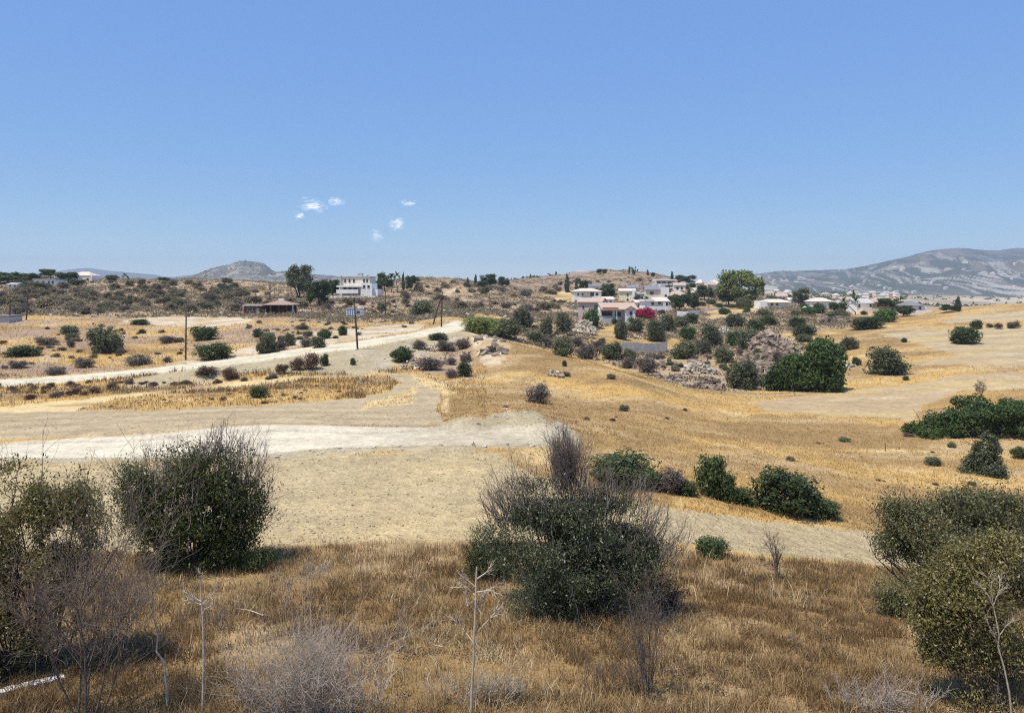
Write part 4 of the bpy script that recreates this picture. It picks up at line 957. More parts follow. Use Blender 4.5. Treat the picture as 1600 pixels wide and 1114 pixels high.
grass('golden_grass', 300000, 540, 1860, 31, 108, [GOLD, RUSTY, STRAW], .07, .22, .026, 111, 'golden dry grass over the spur and slope', shift=.06, mat='gold')
grass('verge_grass', 90000, -60, 760, 60, 190, [GOLD], .16, .42, .045, 121, 'golden dry grass along the tracks and plateau', shift=.06, mat='gold')
grass('verge_weeds', 60000, -60, 620, 74, 101, [GOLD], .22, .72, .055, 141, 'tall brown-gold weeds along the verge below the upper road', lambda X, Y: np.clip((fbm(X / 4, Y / 3, 98, 3) - .36) * 4, .04, 1) * ((Y > 86) | (X > -18)), lean=.6)
grass('hill_grass', 60000, 760, 1660, 105, 260, [GOLD], .12, .32, .06, 131, 'golden dry grass on the right-hand slopes', shift=.06, mat='gold')

clump_stuff('dry_weeds', 1500, sample_px(-60, 1660, 14, 31, [BROWN], 29, lambda X, Y: np.clip((fbm(X / 2.5, Y / 2.5, 94, 3) - .48) * 6, .02, 1)), M['grey'], .028, 60, .32, 'grey dry weeds among the near grass')
# ------------------------------------------------------------------ shrubs of the near slope
def near_plant(name, cat, label, px, py, seed, lobes, leaf=None, stems=None, shoots=None, leafname='foliage', Yoff=0.0):
    """lobes: (px, py, rx, ry, weight) in photograph pixels at the plant's own distance"""
    x, y, z = cast(px, py); u = y / F; rng = rs(seed)
    root = tag(empty(name, (x, y, z)), label, cat)
    e = []
    for (lx, ly, rx, ry, wt) in lobes:
        e.append(((lx - px) * u, rng.normal() * .18 * rx * u + Yoff, (py - ly) * u, rx * u, rx * u * .9, ry * u, wt))
    if leaf:
        n, per, sr, L, Wd, mat, thr = leaf
        sd = rng.rand() * 90
        def thin(c, r_):                                         # gaps between the boughs
            g = fbm(c[:, 0] * 1.5 + sd + c[:, 1] * .8, c[:, 2] * 1.5 + c[:, 1] * .5, seed, 3)
            return r_.rand(len(c)) < np.clip((g - thr) * 5, 0.02, 1)
        v, f, a = sprays(rng, e, n, per, sr, L, Wd, out=.45, shell=.12, thin=thin, jit=.22)
        obj(leafname, make_mesh(name + '_leaves', v, f, M[mat], False, a), root)
    if stems:
        n, r, mat = stems; st = []
        for (cx, cy, cz, rx, ry, rz, wt) in e:
            for _ in range(n):
                b = np.array([cx * .25 + rng.normal() * .15, cy * .3 + rng.normal() * .15, -.15])
                t = np.array([cx + rng.normal() * rx * .3, cy + rng.normal() * ry * .3, cz + rz * .1])
                st.append((b, t - b, np.linalg.norm(t - b) * .9, r))
        obj('stem', twig_mesh(name + '_stem', rng, st, [(5, .34, .5, .2, .10), (4, .5, .6, .2, .15)], M[mat], 5, 4), root)
    if shoots:
        n, L, r, mat, splay, sub, pts = shoots; st = []
        for _ in range(n):
            sx, sy, wx, wy = pts[rng.randint(len(pts))]
            b = np.array([(sx + rng.uniform(-wx, wx) - px) * u, rng.normal() * wx * u * .6 + Yoff, (py - sy + rng.uniform(-wy, wy)) * u])
            dx = b[0] / (abs(lobes[0][2]) * u + .1)
            st.append((b, (dx * splay + rng.normal() * .22, rng.normal() * .3, 1), L * (.55 + .75 * rng.rand()), r))
        obj('bare_twig', twig_mesh(name + '_shoot', rng, st, sub, M[mat], 5, 3), root)
    return root

# left dark shrub with bare purple shoots
near_plant('tall_shrub', 'shrub', 'dark green shrub with bare purple-grey shoots at the left of the pale field', 305, 886, 307,
  [(300, 800, 78, 72, 1.2), (352, 770, 40, 34, 1.2), (245, 790, 58, 62, 1), (355, 795, 60, 66, 1), (225, 755, 40, 40, .7), (300, 735, 64, 44, .8), (370, 750, 44, 46, .7), (255, 845, 50, 40, 1), (350, 850, 56, 40, 1), (300, 858, 70, 34, 1), (392, 800, 34, 50, .8), (210, 800, 30, 40, .6), (205, 735, 18, 20, .5), (235, 715, 14, 20, .5), (398, 760, 20, 26, .5), (330, 715, 30, 20, .5), (195, 770, 20, 14, .4)],
  leaf=(11500, 8, .10, .095, .044, 'nearleaf', .31), stems=(2, .028, 'bark'),
  shoots=(430, .80, .012, 'twig', .34, [(3, .55, .45, .35, .15), (3, .5, .5, .2, .18)], [(300, 800, 80, 50), (340, 780, 70, 40), (250, 790, 50, 40), (330, 730, 60, 30), (370, 740, 40, 30), (300, 750, 80, 40), (345, 715, 40, 20), (240, 760, 40, 30), (400, 790, 24, 40)]))
near_plant('small_bush', 'bush', 'grey-green little bush at the lower right foot of the tall dark shrub', 408, 892, 302, [(408, 872, 26, 18, 1), (395, 880, 18, 12, 1)], leaf=(420, 7, .06, .07, .03, 'dark', .3), stems=(2, .012, 'bark'))
near_plant('straw_tuft', 'plant', 'pale straw tuft at the foot of the tall dark shrub', 325, 892, 303, [(325, 882, 30, 9, 1), (345, 880, 16, 9, 1), (275, 884, 20, 8, 1)], leaf=(300, 7, .05, .10, .016, 'feather', .2))
# central shrub
near_plant('tall_shrub', 'shrub', 'big tangled shrub with a crown of bare twigs, in the middle of the near slope', 900, 948, 318,
  [(890, 850, 110, 75, 1.2), (870, 815, 60, 34, 1.2), (940, 830, 60, 36, 1.1), (825, 800, 50, 46, .6), (900, 790, 60, 44, .8), (960, 815, 50, 50, .9), (985, 880, 56, 50, 1), (925, 900, 60, 44, 1), (860, 900, 50, 46, .55), (870, 770, 34, 26, .7), (945, 785, 18, 30, .5), (1000, 840, 34, 30, .6), (880, 935, 34, 24, .6), (1010, 860, 40, 26, .8), (790, 850, 40, 40, .5), (980, 790, 24, 26, .5), (830, 760, 26, 18, .4)],
  leaf=(15000, 8, .085, .09, .032, 'shadeleaf', .365), stems=(3, .026, 'twig'),
  shoots=(760, .80, .011, 'twig', .58, [(3, .55, .45, .3, .15), (3, .5, .5, .2, .18)], [(900, 860, 90, 50), (850, 840, 70, 40), (970, 850, 60, 40), (790, 820, 30, 24), (1030, 870, 30, 24), (890, 760, 20, 30), (880, 730, 14, 20), (895, 745, 14, 18), (878, 742, 12, 26), (886, 735, 12, 24), (892, 750, 14, 24), (882, 755, 14, 20), (830, 790, 50, 30), (800, 805, 36, 26), (940, 790, 40, 30), (985, 810, 36, 30), (880, 800, 80, 40), (960, 860, 60, 40), (1015, 850, 24, 24)]))
near_plant('evergreen_bush', 'bush', 'dark juniper-like bush on the left flank of the big tangled shrub', 760, 905, 312,
  [(757, 866, 34, 40, 1), (735, 880, 20, 24, 1), (782, 875, 24, 30, 1), (745, 836, 13, 22, .8), (765, 835, 14, 22, .8), (790, 900, 24, 20, .8)], leaf=(1900, 8, .05, .06, .022, 'dark', .22), stems=(3, .014, 'bark'))
near_plant('feathery_shrub', 'shrub', 'pale feathery shrub in front of the big tangled shrub, lower left', 830, 945, 313,
  [(835, 890, 30, 34, 1), (815, 915, 24, 26, 1), (850, 870, 24, 20, .8), (845, 925, 22, 20, .8)], leaf=(900, 8, .06, .085, .014, 'feather', .34), stems=(5, .008, 'deadtwig'), Yoff=-1.2)
near_plant('dead_shrub', 'shrub', 'brown leafless shrub at the lower right foot of the big tangled shrub', 1035, 950, 314,
  [(1035, 920, 40, 32, 1), (1010, 905, 24, 30, 1), (1060, 930, 22, 20, 1)], stems=(26, .010, 'darkdead'), leaf=(360, 6, .06, .07, .02, 'maroon', .4))
# big olive at the left edge
near_plant('olive_tree', 'tree', 'large loose olive-green tree filling the left edge', 40, 1048, 321,
  [(20, 890, 120, 80, 1), (60, 800, 84, 56, 1.1), (0, 780, 80, 50, 1), (120, 820, 44, 42, .8), (-40, 830, 90, 80, 1), (70, 900, 64, 60, .8), (10, 980, 90, 60, .7), (-60, 960, 100, 90, .8), (60, 755, 40, 22, .8), (110, 770, 26, 20, .6), (150, 830, 24, 28, .5), (175, 830, 18, 34, .4), (20, 740, 50, 20, .7)],
  leaf=(17500, 8, .085, .08, .034, 'oleaf', .385), stems=(2, .030, 'bark'), leafname='crown')
# right olives
near_plant('olive_tree', 'tree', 'broad grey-green olive tree at the end of the field track, right', 1480, 952, 331,
  [(1470, 835, 90, 54, 1.1), (1540, 815, 70, 50, 1.1), (1420, 850, 50, 46, 1), (1600, 830, 60, 50, 1), (1395, 800, 22, 30, .7), (1440, 800, 40, 28, .8), (1500, 785, 46, 28, .8), (1560, 785, 40, 28, .8), (1385, 855, 22, 26, .8), (1480, 880, 60, 30, .8), (1640, 850, 60, 60, 1)],
  leaf=(11500, 8, .09, .09, .038, 'greyleaf', .32), stems=(3, .032, 'bark'), leafname='crown')
near_plant('evergreen_bush', 'bush', 'dusky low bush under the left side of the broad right-hand olive tree', 1400, 952, 332,
  [(1390, 915, 40, 34, 1), (1420, 925, 36, 26, 1), (1365, 922, 20, 22, .8), (1440, 935, 30, 18, .8)], leaf=(1900, 8, .06, .07, .028, 'greyleaf', .30), stems=(4, .014, 'bark'), Yoff=-.8)
near_plant('olive_tree', 'tree', 'olive-brown tree in the bottom right corner behind a bare sapling', 1575, 1125, 341,
  [(1560, 960, 84, 66, 1), (1620, 920, 70, 60, 1), (1510, 960, 50, 56, .9), (1550, 905, 40, 30, .9), (1605, 885, 42, 24, .9), (1490, 1000, 30, 40, .7), (1580, 1050, 76, 70, .9), (1640, 1020, 80, 90, 1), (1530, 1040, 40, 44, .7), (1570, 1110, 50, 50, .8), (1630, 870, 30, 20, .4), (1490, 1050, 20, 22, .4)],
  leaf=(17500, 8, .075, .07, .03, 'oleaf', .43), stems=(2, .018, 'bark'), leafname='crown', Yoff=1.0)

# leafless shrubs and saplings
def dead(name, cat, label, px, py, seed, starts, levels, mat, u=None, K=6, sides=4, part='branch', rmin=.0022):
    """starts: (dx px, lean x, length px, radius m)"""
    x, y, z = cast(px, py); u = y / F; rng = rs(seed)
    root = tag(empty(name, (x, y, z)), label, cat)
    st = [((s[0] * u, rng.normal() * .1, -.1), (s[1], rng.normal() * .12, 1), s[2] * u, s[3]) for s in starts]
    p, a, b = grow(rng, [st[i] for i in range(len(st))], levels, K)
    m = len(starts)
    v, f = tubes(p[:m], a[:m], b[:m], 6); obj('trunk', make_mesh(name + '_trunk', v, f, M[mat], True), root)
    if len(p) > m:
        v, f = tubes(p[m:], np.maximum(a[m:], rmin), np.maximum(b[m:], rmin * .7), 3); obj(part, make_mesh(name + '_branch', v, f, M[mat], True), root)
    return root
dead('dead_tree', 'tree', 'grey leafless many-stemmed tree in front of the left-hand olive', 132, 1128, 401, [(-8, -.10, 190, .026), (4, .02, 205, .030), (14, .22, 200, .026), (-18, -.35, 190, .02), (22, .40, 190, .02), (0, .1, 230, .02)],
     [(10, .55, .5, .30, .05), (7, .5, .55, .25, .08), (5, .5, .6, .15, .10)], 'darkdead', rmin=.004)
dead('dead_shrub', 'shrub', 'pale grey branches sprawling at the dark foot of the left-hand olive', 60, 1030, 402, [(0, -.9, 130, .018), (20, -.5, 120, .018), (30, .3, 110, .016), (-20, -1.3, 100, .015), (20, .8, 90, .014)],
     [(7, .5, .5, .2, .08), (5, .5, .6, .15, .1)], 'deadtwig')
rng = rs(403)
dead('dead_shrub', 'shrub', 'wide silver-grey twiggy shrub at the bottom, left of centre', 490, 1140, 403, [(rng.normal() * 34, rng.normal() * .45, rng.uniform(80, 150), .012) for _ in range(80)],
     [(8, .45, .5, .3, .09), (6, .45, .6, .2, .12)], 'deadtwig')
dead('dead_shrub', 'shrub', 'low pale grey shrub behind the forked white sapling', 760, 1100, 404, [(rng.normal() * 40, rng.normal() * .6, rng.uniform(30, 60), .007) for _ in range(34)],
     [(7, .5, .6, .2, .1), (5, .5, .6, .1, .12)], 'deadwood')
dead('dead_shrub', 'shrub', 'grey dry shrub in the grass near the bottom right tree', 1385, 1118, 405, [(rng.normal() * 34, rng.normal() * .6, rng.uniform(30, 62), .007) for _ in range(34)],
     [(7, .5, .6, .2, .1), (5, .5, .6, .1, .12)], 'deadtwig')
dead('dead_tree', 'tree', 'thin brown leafless tree in the grass below the tangled shrub', 1013, 1100, 406, [(0, -.02, 120, .020), (4, .10, 130, .016), (-3, -.16, 120, .015), (2, .02, 170, .014)],
     [(9, .5, .42, .35, .07), (7, .5, .5, .3, .1), (3, .5, .6, .2, .12)], 'darkdead')
dead('dead_shrub', 'shrub', 'brown twiggy undergrowth beside the thin brown leafless tree', 975, 1085, 407, [(rng.normal() * 26, rng.normal() * .5, rng.uniform(36, 70), .007) for _ in range(22)], [(6, .5, .6, .2, .1), (4, .5, .6, .1, .12)], 'darkdead')
dead('dead_shrub', 'shrub', 'low brown twigs growing against the front of the big tangled shrub', 878, 962, 411, [(rng.normal() * 40, rng.normal() * .4, rng.uniform(40, 90), .008) for _ in range(26)], [(6, .5, .6, .25, .12), (4, .5, .6, .15, .14)], 'darkdead')
dead('dead_shrub', 'shrub', 'mauve-grey brush between the two crooked saplings and the silver shrub', 590, 1020, 408, [(rng.normal() * 34, rng.normal() * .6, rng.uniform(24, 50), .006) for _ in range(20)], [(6, .5, .6, .2, .1), (4, .5, .6, .1, .12)], 'darkdead')
dead('dead_shrub', 'shrub', 'grey brush in the grass left of the silver shrub', 320, 985, 409, [(rng.normal() * 30, rng.normal() * .5, rng.uniform(30, 60), .006) for _ in range(18)], [(6, .5, .6, .2, .1), (4, .5, .6, .1, .12)], 'darkdead')
dead('young_tree', 'tree', 'little dark thorny tree at the near edge of the field track', 1217, 904, 410, [(0, -.20, 60, .04), (-2, -.12, 54, .024), (1, -.28, 50, .02)], [(9, .42, .55, .3, .10), (6, .5, .6, .2, .14), (3, .5, .6, .1, .15)], 'darkdead')

def sapling(label, pts, r, twigs, seed, mat='deadwood', name='bare_sapling'):
    """pts: stem in photograph pixels from the ground up; twigs: forks as pixel polylines"""
    bx, by = pts[0]; x, y, z = cast(bx, by); u = y / F; rng = rs(seed)
    root = tag(empty(name, (x, y, z)), label, 'sapling')
    def line(pp, y0=0.0, sp=0.0):
        return np.array([[(a - bx) * u, y0 + sp * i, (by - b) * u] for i, (a, b) in enumerate(pp)])
    def resample(l, k=7):
        t = np.linspace(0, 1, len(l)); q = np.linspace(0, 1, k); return np.stack([np.interp(q, t, l[:, i]) for i in range(3)], 1)
    P = resample(line(pts)); P[0, 2] -= .15; P[1:-1] += rng.normal(size=(5, 3)) * .012
    v, f = tubes(P[None], [r], [r * .55], 6); obj('trunk', make_mesh('sapling_trunk', v, f, M[mat], True), root)
    L = [resample(line(t, 0, rng.normal() * .08)) for t in twigs]
    if L:
        sub = []
        for l in L:
            for _ in range(7):
                k = rng.randint(2, 6); d = (l[k] - l[k - 1]); d /= np.linalg.norm(d); sub.append((l[k], d + rng.normal(size=3) * .5 + np.array([0, 0, .2]), np.linalg.norm(l[-1] - l[0]) * rng.uniform(.2, .5), r * .28))
        v1, f1 = tubes(np.array(L), np.full(len(L), r * .55), np.full(len(L), r * .22), 4)
        p, a, b = grow(rng, sub, [(3, .55, .5, .2, .15), (2, .5, .5, .2, .15)], 5); v2, f2 = tubes(p, np.maximum(a, .0025), np.maximum(b, .002), 3)
        obj('branch', make_mesh('sapling_branch', np.concatenate([v1, v2]), [f1, f2 + len(v1)], M[mat], True), root)
    return root
sapling('forked white bare sapling at the bottom centre', [(736, 1120), (738, 1060), (740, 1010), (741, 965), (744, 920), (745, 885)], .034,
        [[(739, 1003), (722, 985), (700, 968)], [(742, 990), (760, 975), (779, 957)], [(743, 955), (755, 940), (760, 930)], [(744, 918), (730, 905), (716, 893)], [(744, 905), (760, 893), (768, 882)], [(743, 930), (728, 920), (702, 925)], [(744, 925), (765, 918), (785, 922)], [(744, 935), (730, 950), (726, 930)]], 501)
sapling('crooked brown sapling with a single fork, nearer the left-hand grey tree', [(264, 1108), (258, 1050), (257, 1035), (245, 1018), (245, 990), (240, 960), (239, 940)], .026, [[(239, 945), (230, 937), (223, 930)], [(239, 940), (238, 925), (240, 905)]], 502, 'deadtwig')
sapling('straight brown sapling with short side twigs, right of the crooked one', [(316, 1118), (318, 1070), (317, 1020), (316, 980), (315, 940), (313, 905)], .028,
        [[(315, 945), (300, 940), (282, 940)], [(314, 945), (326, 935), (337, 923)], [(315, 940), (298, 930), (285, 922)], [(314, 920), (312, 905), (306, 895)], [(316, 960), (322, 950), (330, 945)]], 503, 'deadtwig')
sapling('pale twin-stemmed stick in the grass above the silver shrub', [(463, 1008), (458, 975), (454, 940), (450, 915)], .018, [[(446, 975), (448, 945), (452, 920)], [(451, 918), (444, 905), (432, 893)], [(452, 925), (456, 915), (458, 905)]], 504)
sapling('grey bare sapling rising behind the silver shrub', [(486, 990), (486, 950), (487, 915), (488, 868)], .016, [[(486, 935), (478, 912), (470, 900)], [(487, 915), (498, 900), (510, 885)], [(487, 905), (480, 890), (476, 880)], [(487, 900), (500, 890), (515, 880)]], 505, 'deadtwig')
sapling('thin leaning bare stem right of the silver shrub', [(625, 1018), (630, 985), (633, 940)], .010, [[(640, 1020), (650, 1035), (655, 1040)], [(638, 980), (645, 1010), (652, 1032)]], 506)
sapling('slim dark bare stem in the middle of the brown grass', [(646, 938), (652, 905), (658, 868)], .012, [[(650, 915), (645, 900), (640, 885)]], 507, 'darkdead')
sapling('long pale bare sapling in front of the bottom right tree', [(1583, 1130), (1576, 1080), (1570, 1045), (1562, 1010), (1560, 990), (1553, 950), (1550, 935)], .020,
        [[(1562, 1010), (1552, 990), (1540, 968)], [(1561, 993), (1575, 980), (1592, 970)], [(1553, 950), (1545, 930), (1535, 918)], [(1552, 945), (1565, 925), (1570, 905)], [(1551, 935), (1545, 915), (1540, 895)]], 508)
sapling('short silvery dead branch standing under the broad right-hand olive', [(1440, 945), (1434, 925), (1428, 910)], .016, [[(1438, 935), (1446, 922), (1452, 912)], [(1436, 930), (1422, 918), (1415, 905)]], 509)
def log_piece(label, pts, r, seed):
    bx, by = pts[0]; x, y, z = cast(bx, by); u = y / F; P = []
    for a, b in pts:
        c = cast(a, b + 3); P.append([c[0] - x, c[1] - y, c[2] - z + .18])
    P = np.array(P); rng = rs(seed); t = np.linspace(0, 1, 7); s = np.linspace(0, 1, len(P)); P = np.stack([np.interp(t, s, P[:, i]) for i in range(3)], 1)
    v, f = tubes(P[None], [r], [r * .4], 6); sub = [(P[k], P[k] - P[k - 1] + rng.normal(size=3) * .2 + np.array([0, 0, .15]), .5 * rng.uniform(.5, 1.2), r * .4) for k in (2, 3, 4, 5)]
    p, a, b = grow(rng, sub, [(3, .5, .5, .1, .15)], 5); v2, f2 = tubes(p, a, b, 3)
    return tag(obj('fallen_branch', make_mesh('fallen_branch', np.concatenate([v, v2]), [f, f2 + len(v)], M['deadwood'], True), None, (x, y, z)), label, 'branch')
log_piece('bleached fallen branch in the brown grass below the tall dark shrub', [(412, 968), (390, 960), (370, 957)], .022, 601)
log_piece('pale fallen stick beside the dry shrub at lower right', [(1432, 1095), (1415, 1090), (1400, 1088)], .018, 602)
log_piece('pale broken stick lying left of the forked white sapling', [(692, 1018), (680, 1016), (670, 1010)], .016, 603)

# concrete edging in the left corner
def edging():
    pts = [(-60, 1100), (0, 1086), (50, 1074), (100, 1062)]
    c = np.array([cast(*p) for p in pts]); o0 = c[1].copy(); c -= o0
    rng = rs(7); t = np.linspace(0, 1, 14); s = np.linspace(0, 1, 4); P = np.stack([np.interp(t, s, c[:, i]) for i in range(3)], 1)
    d = np.gradient(P, axis=0); n = np.stack([-d[:, 1], d[:, 0], 0 * d[:, 0]], 1); n /= np.linalg.norm(n, axis=1)[:, None]
    w = .11; prof = [(-w, -.25), (-w, .10), (-w + .02, .12), (w - .02, .12), (w, .10), (w, -.25)]
    v = np.array([[P[i] + n[i] * a + np.array([0, 0, b]) + rng.normal(size=3) * .006 for a, b in prof] for i in range(14)]).reshape(-1, 3)
    i = np.arange(14 * 6).reshape(14, 6); f = np.stack([i[:-1, :-1], i[1:, :-1], i[1:, 1:], i[:-1, 1:]], -1).reshape(-1, 4)
    tag(obj('concrete_kerb', make_mesh('concrete_kerb', v, [f, np.array([[0, 1, 2, 3, 4, 5]]), np.array([[83, 82, 81, 80, 79, 78]])], M['white'], False), None, o0), 'white concrete kerb in the bottom left corner under the olive', 'kerb')
edging()

# ------------------------------------------------------------------ rocks
def rock_mesh(rng, n, pos, size, flat=.65):
    """angular blocks: jittered, cut boxes"""
    base = np.array([[x, y, z] for x in (-1, 1) for y in (-1, 1) for z in (-1, 1)], float) * .5
    quad = np.array([[0, 1, 3, 2], [4, 6, 7, 5], [0, 4, 5, 1], [2, 3, 7, 6], [0, 2, 6, 4], [1, 5, 7, 3]])
    m = len(pos); v = base[None] * (.7 + .6 * rng.rand(m, 1, 3)) + rng.normal(size=(m, 8, 3)) * .13
    v[:, :, 2] *= flat; a = rng.rand(m) * 6.28; b = rng.normal(size=m) * .35
    ca, sa, cb, sb = np.cos(a)[:, None], np.sin(a)[:, None], np.cos(b)[:, None], np.sin(b)[:, None]
    x, y, z = v[..., 0], v[..., 1], v[..., 2]; x, z = x * cb - z * sb, x * sb + z * cb; x, y = x * ca - y * sa, x * sa + y * ca
    v = np.stack([x, y, z], -1) * size[:, None, None] + pos[:, None]
    return v.reshape(-1, 3), (np.arange(m)[:, None, None] * 8 + quad[None]).reshape(-1, 4)
def rubble(name, n, sampler, s0, s1, mat, label, seed):
    P = sampler(n); rng = rs(seed); s = s0 + (s1 - s0) * rng.rand(len(P)) ** 3
    v, f = rock_mesh(rng, len(P), P + np.array([0, 0, .05]) * s[:, None], s)
    return tag(obj(name, make_mesh(name, v, f, M[mat], False)), label, kind='stuff')
rubble('bank_rubble', 3600, sample_px(190, 900, 45, 175, [CHALK, BANK], 51), .05, .32, 'chalk', 'pale rubble on the banks of the roads', 51)
rubble('gully_rubble', 2200, sample_px(740, 1280, 105, 215, [GULLY, CHALK], 53, lambda X, Y: np.clip((fbm(X / 5, Y / 5, 97, 3) - .4) * 5, .05, 1)), .3, 1.3, 'rock', 'grey stones strewn in the gully', 53)
rubble('field_stones', 16000, sample_px(-60, 1440, 29, 66, [TAN, SOIL, BANK], 55, lambda X, Y: np.clip((fbm(X / 1.5, Y / 1.0, 99, 3) - .35) * 4, .08, 1)), .025, .11, 'clod', 'small clods and stones on the ploughed earth', 55)
rubble('hill_stones', 1500, sample_px(-60, 1000, 175, 340, [SCRUB], 57), .3, 1.2, 'chalk', 'pale stones on the hillsides', 57)
def rock_pile(px, py, w, h, n, label, mat, seed, s0, s1, name='rock_pile'):
    x, y, z = cast(px, py); u = y / F; rng = rs(seed)
    P = []
    for _ in range(n):
        a = rng.uniform(-1, 1); t = rng.rand() ** .7 * (1 - a * a * .8) * h * u
        P.append([a * w * u * .5, (t / (h * u) - .2) * h * u * .8 + rng.normal() * .4, max(0, t + rng.normal() * .15)])
    s = s0 + (s1 - s0) * rng.rand(n) ** 2
    v, f = rock_mesh(rng, n, np.array(P), s)
    return tag(obj(name, make_mesh(name, v, f, M[mat], False), None, (x, y, z)), label, 'rocks')
rock_pile(913, 522, 34, 22, 130, 'steep pile of white boulders under the bright green tree', 'chalk', 61, .3, 1.2)
rock_pile(1092, 584, 46, 17, 200, 'upper heap of grey-white stones in the gully below the retaining wall', 'chalk', 62, .25, .75)
rock_pile(1108, 604, 42, 12, 150, 'lower heap of grey-white stones next to the large grey olive bush', 'rock', 63, .25, .7)
rock_pile(1328, 574, 20, 6, 30, 'small line of stones in the grass left of the big round bush', 'chalk', 64, .3, .7)
rock_pile(868, 588, 26, 9, 46, 'chalk rocks breaking through the gold spur', 'chalk', 65, .12, .4)
rock_pile(640, 577, 30, 12, 44, 'pale rocks at the left foot of the rocky knoll', 'chalk', 66, .15, .5)
rock_pile(1128, 522, 30, 10, 40, 'pale stones on the terrace edge left of the outcrop', 'chalk', 67, .5, 1.4)
rock_pile(1195, 590, 60, 18, 90, 'pale boulders scattered under the outcrop', 'rock', 68, .3, 1.0)
rock_pile(1300, 505, 46, 10, 60, 'brown boulders on the slope right of the outcrop', 'rock', 69, .6, 1.6)
# the outcrop: one faceted mass of tilted ledges
def outcrop(px, py, w, h, label, seed):
    x, y, z = cast(px, py); u = y / F; rng = rs(seed); n = 92
    a = np.linspace(-1, 1, n); b = np.linspace(-.4, 1, n); A, B = np.meshgrid(a, b, indexing='ij')
    X = A * w * u * .5; Yl = B * h * u * 1.1
    prof = np.clip(1 - np.abs(A) ** 3, 0, 1) ** .6 * np.clip(1 - np.clip(B - .55, 0, 1) / .5, 0, 1)
    top = .62 + .42 * np.clip(1 - np.abs(A + .15) * .8, 0, 1) + .25 * (fbm(A * 2.4 + seed, A * 0 + 3.1, seed + 8, 3) - .5)
    rise = np.clip((B + .4) / .95, 0, 1) ** .75
    Z = prof * rise * top * h * u * .86
    Z = np.where(prof * rise < .01, -.6, Z + (fbm(X / .8, Yl / .8, seed, 4) - .5) * .8) - .1
    v = np.stack([X, Yl + Z * .15, Z], -1).reshape(-1, 3); q = np.arange((n - 1) * n).reshape(n - 1, n)[:, :-1].ravel()
    f = np.stack([q, q + n, q + n + 1, q + 1], 1)
    k = rng.randint(0, len(v), 1500); k = k[(v[k, 2] > .2)]; k = k[:760]
    sz = .35 + 1.7 * rng.rand(len(k)) ** 2.2
    v2, f2 = rock_mesh(rng, len(k), v[k] - np.array([0, 0, .15]) * sz[:, None], sz, .55)
    return tag(obj('rock_outcrop', make_mesh('rock_outcrop', np.concatenate([v, v2]), [f, f2 + len(v)], M['rock'], False), None, (x, y, z)), label, 'rock')
outcrop(1218, 571, 80, 56, 'big grey rock outcrop between dark olives above the leafy thicket', 71)
outcrop(1205, 588, 66, 20, 'lower grey rock ledge at the foot of the big outcrop', 73)

oy = cast(1218, 571)
for qx, qz, w_, h_, kd, lab in [(1186, 16, 20, 16, 'olive', 'dark bush wedged in the left face of the big outcrop'), (1214, 36, 20, 12, 'mound', 'low dark bush on the middle ledge of the big outcrop'), (1240, 20, 18, 15, 'olive', 'dark bush at the right corner of the big outcrop'),
                                (1200, 44, 22, 13, 'mound', 'bush on the upper left ledge of the big outcrop'), (1226, 8, 16, 13, 'grey', 'brown dry bush at the foot of the big outcrop'), (1250, 8, 16, 14, 'scrub', 'grey-green scrub on the right skirt of the big outcrop')]:
    yy0 = oy[1] + qz * .115 - 1.2; plant(kd, qx, 0, w_, h_, lab, at=((qx - CX) / F * yy0, yy0, oy[2] + qz * .085), parts=True)
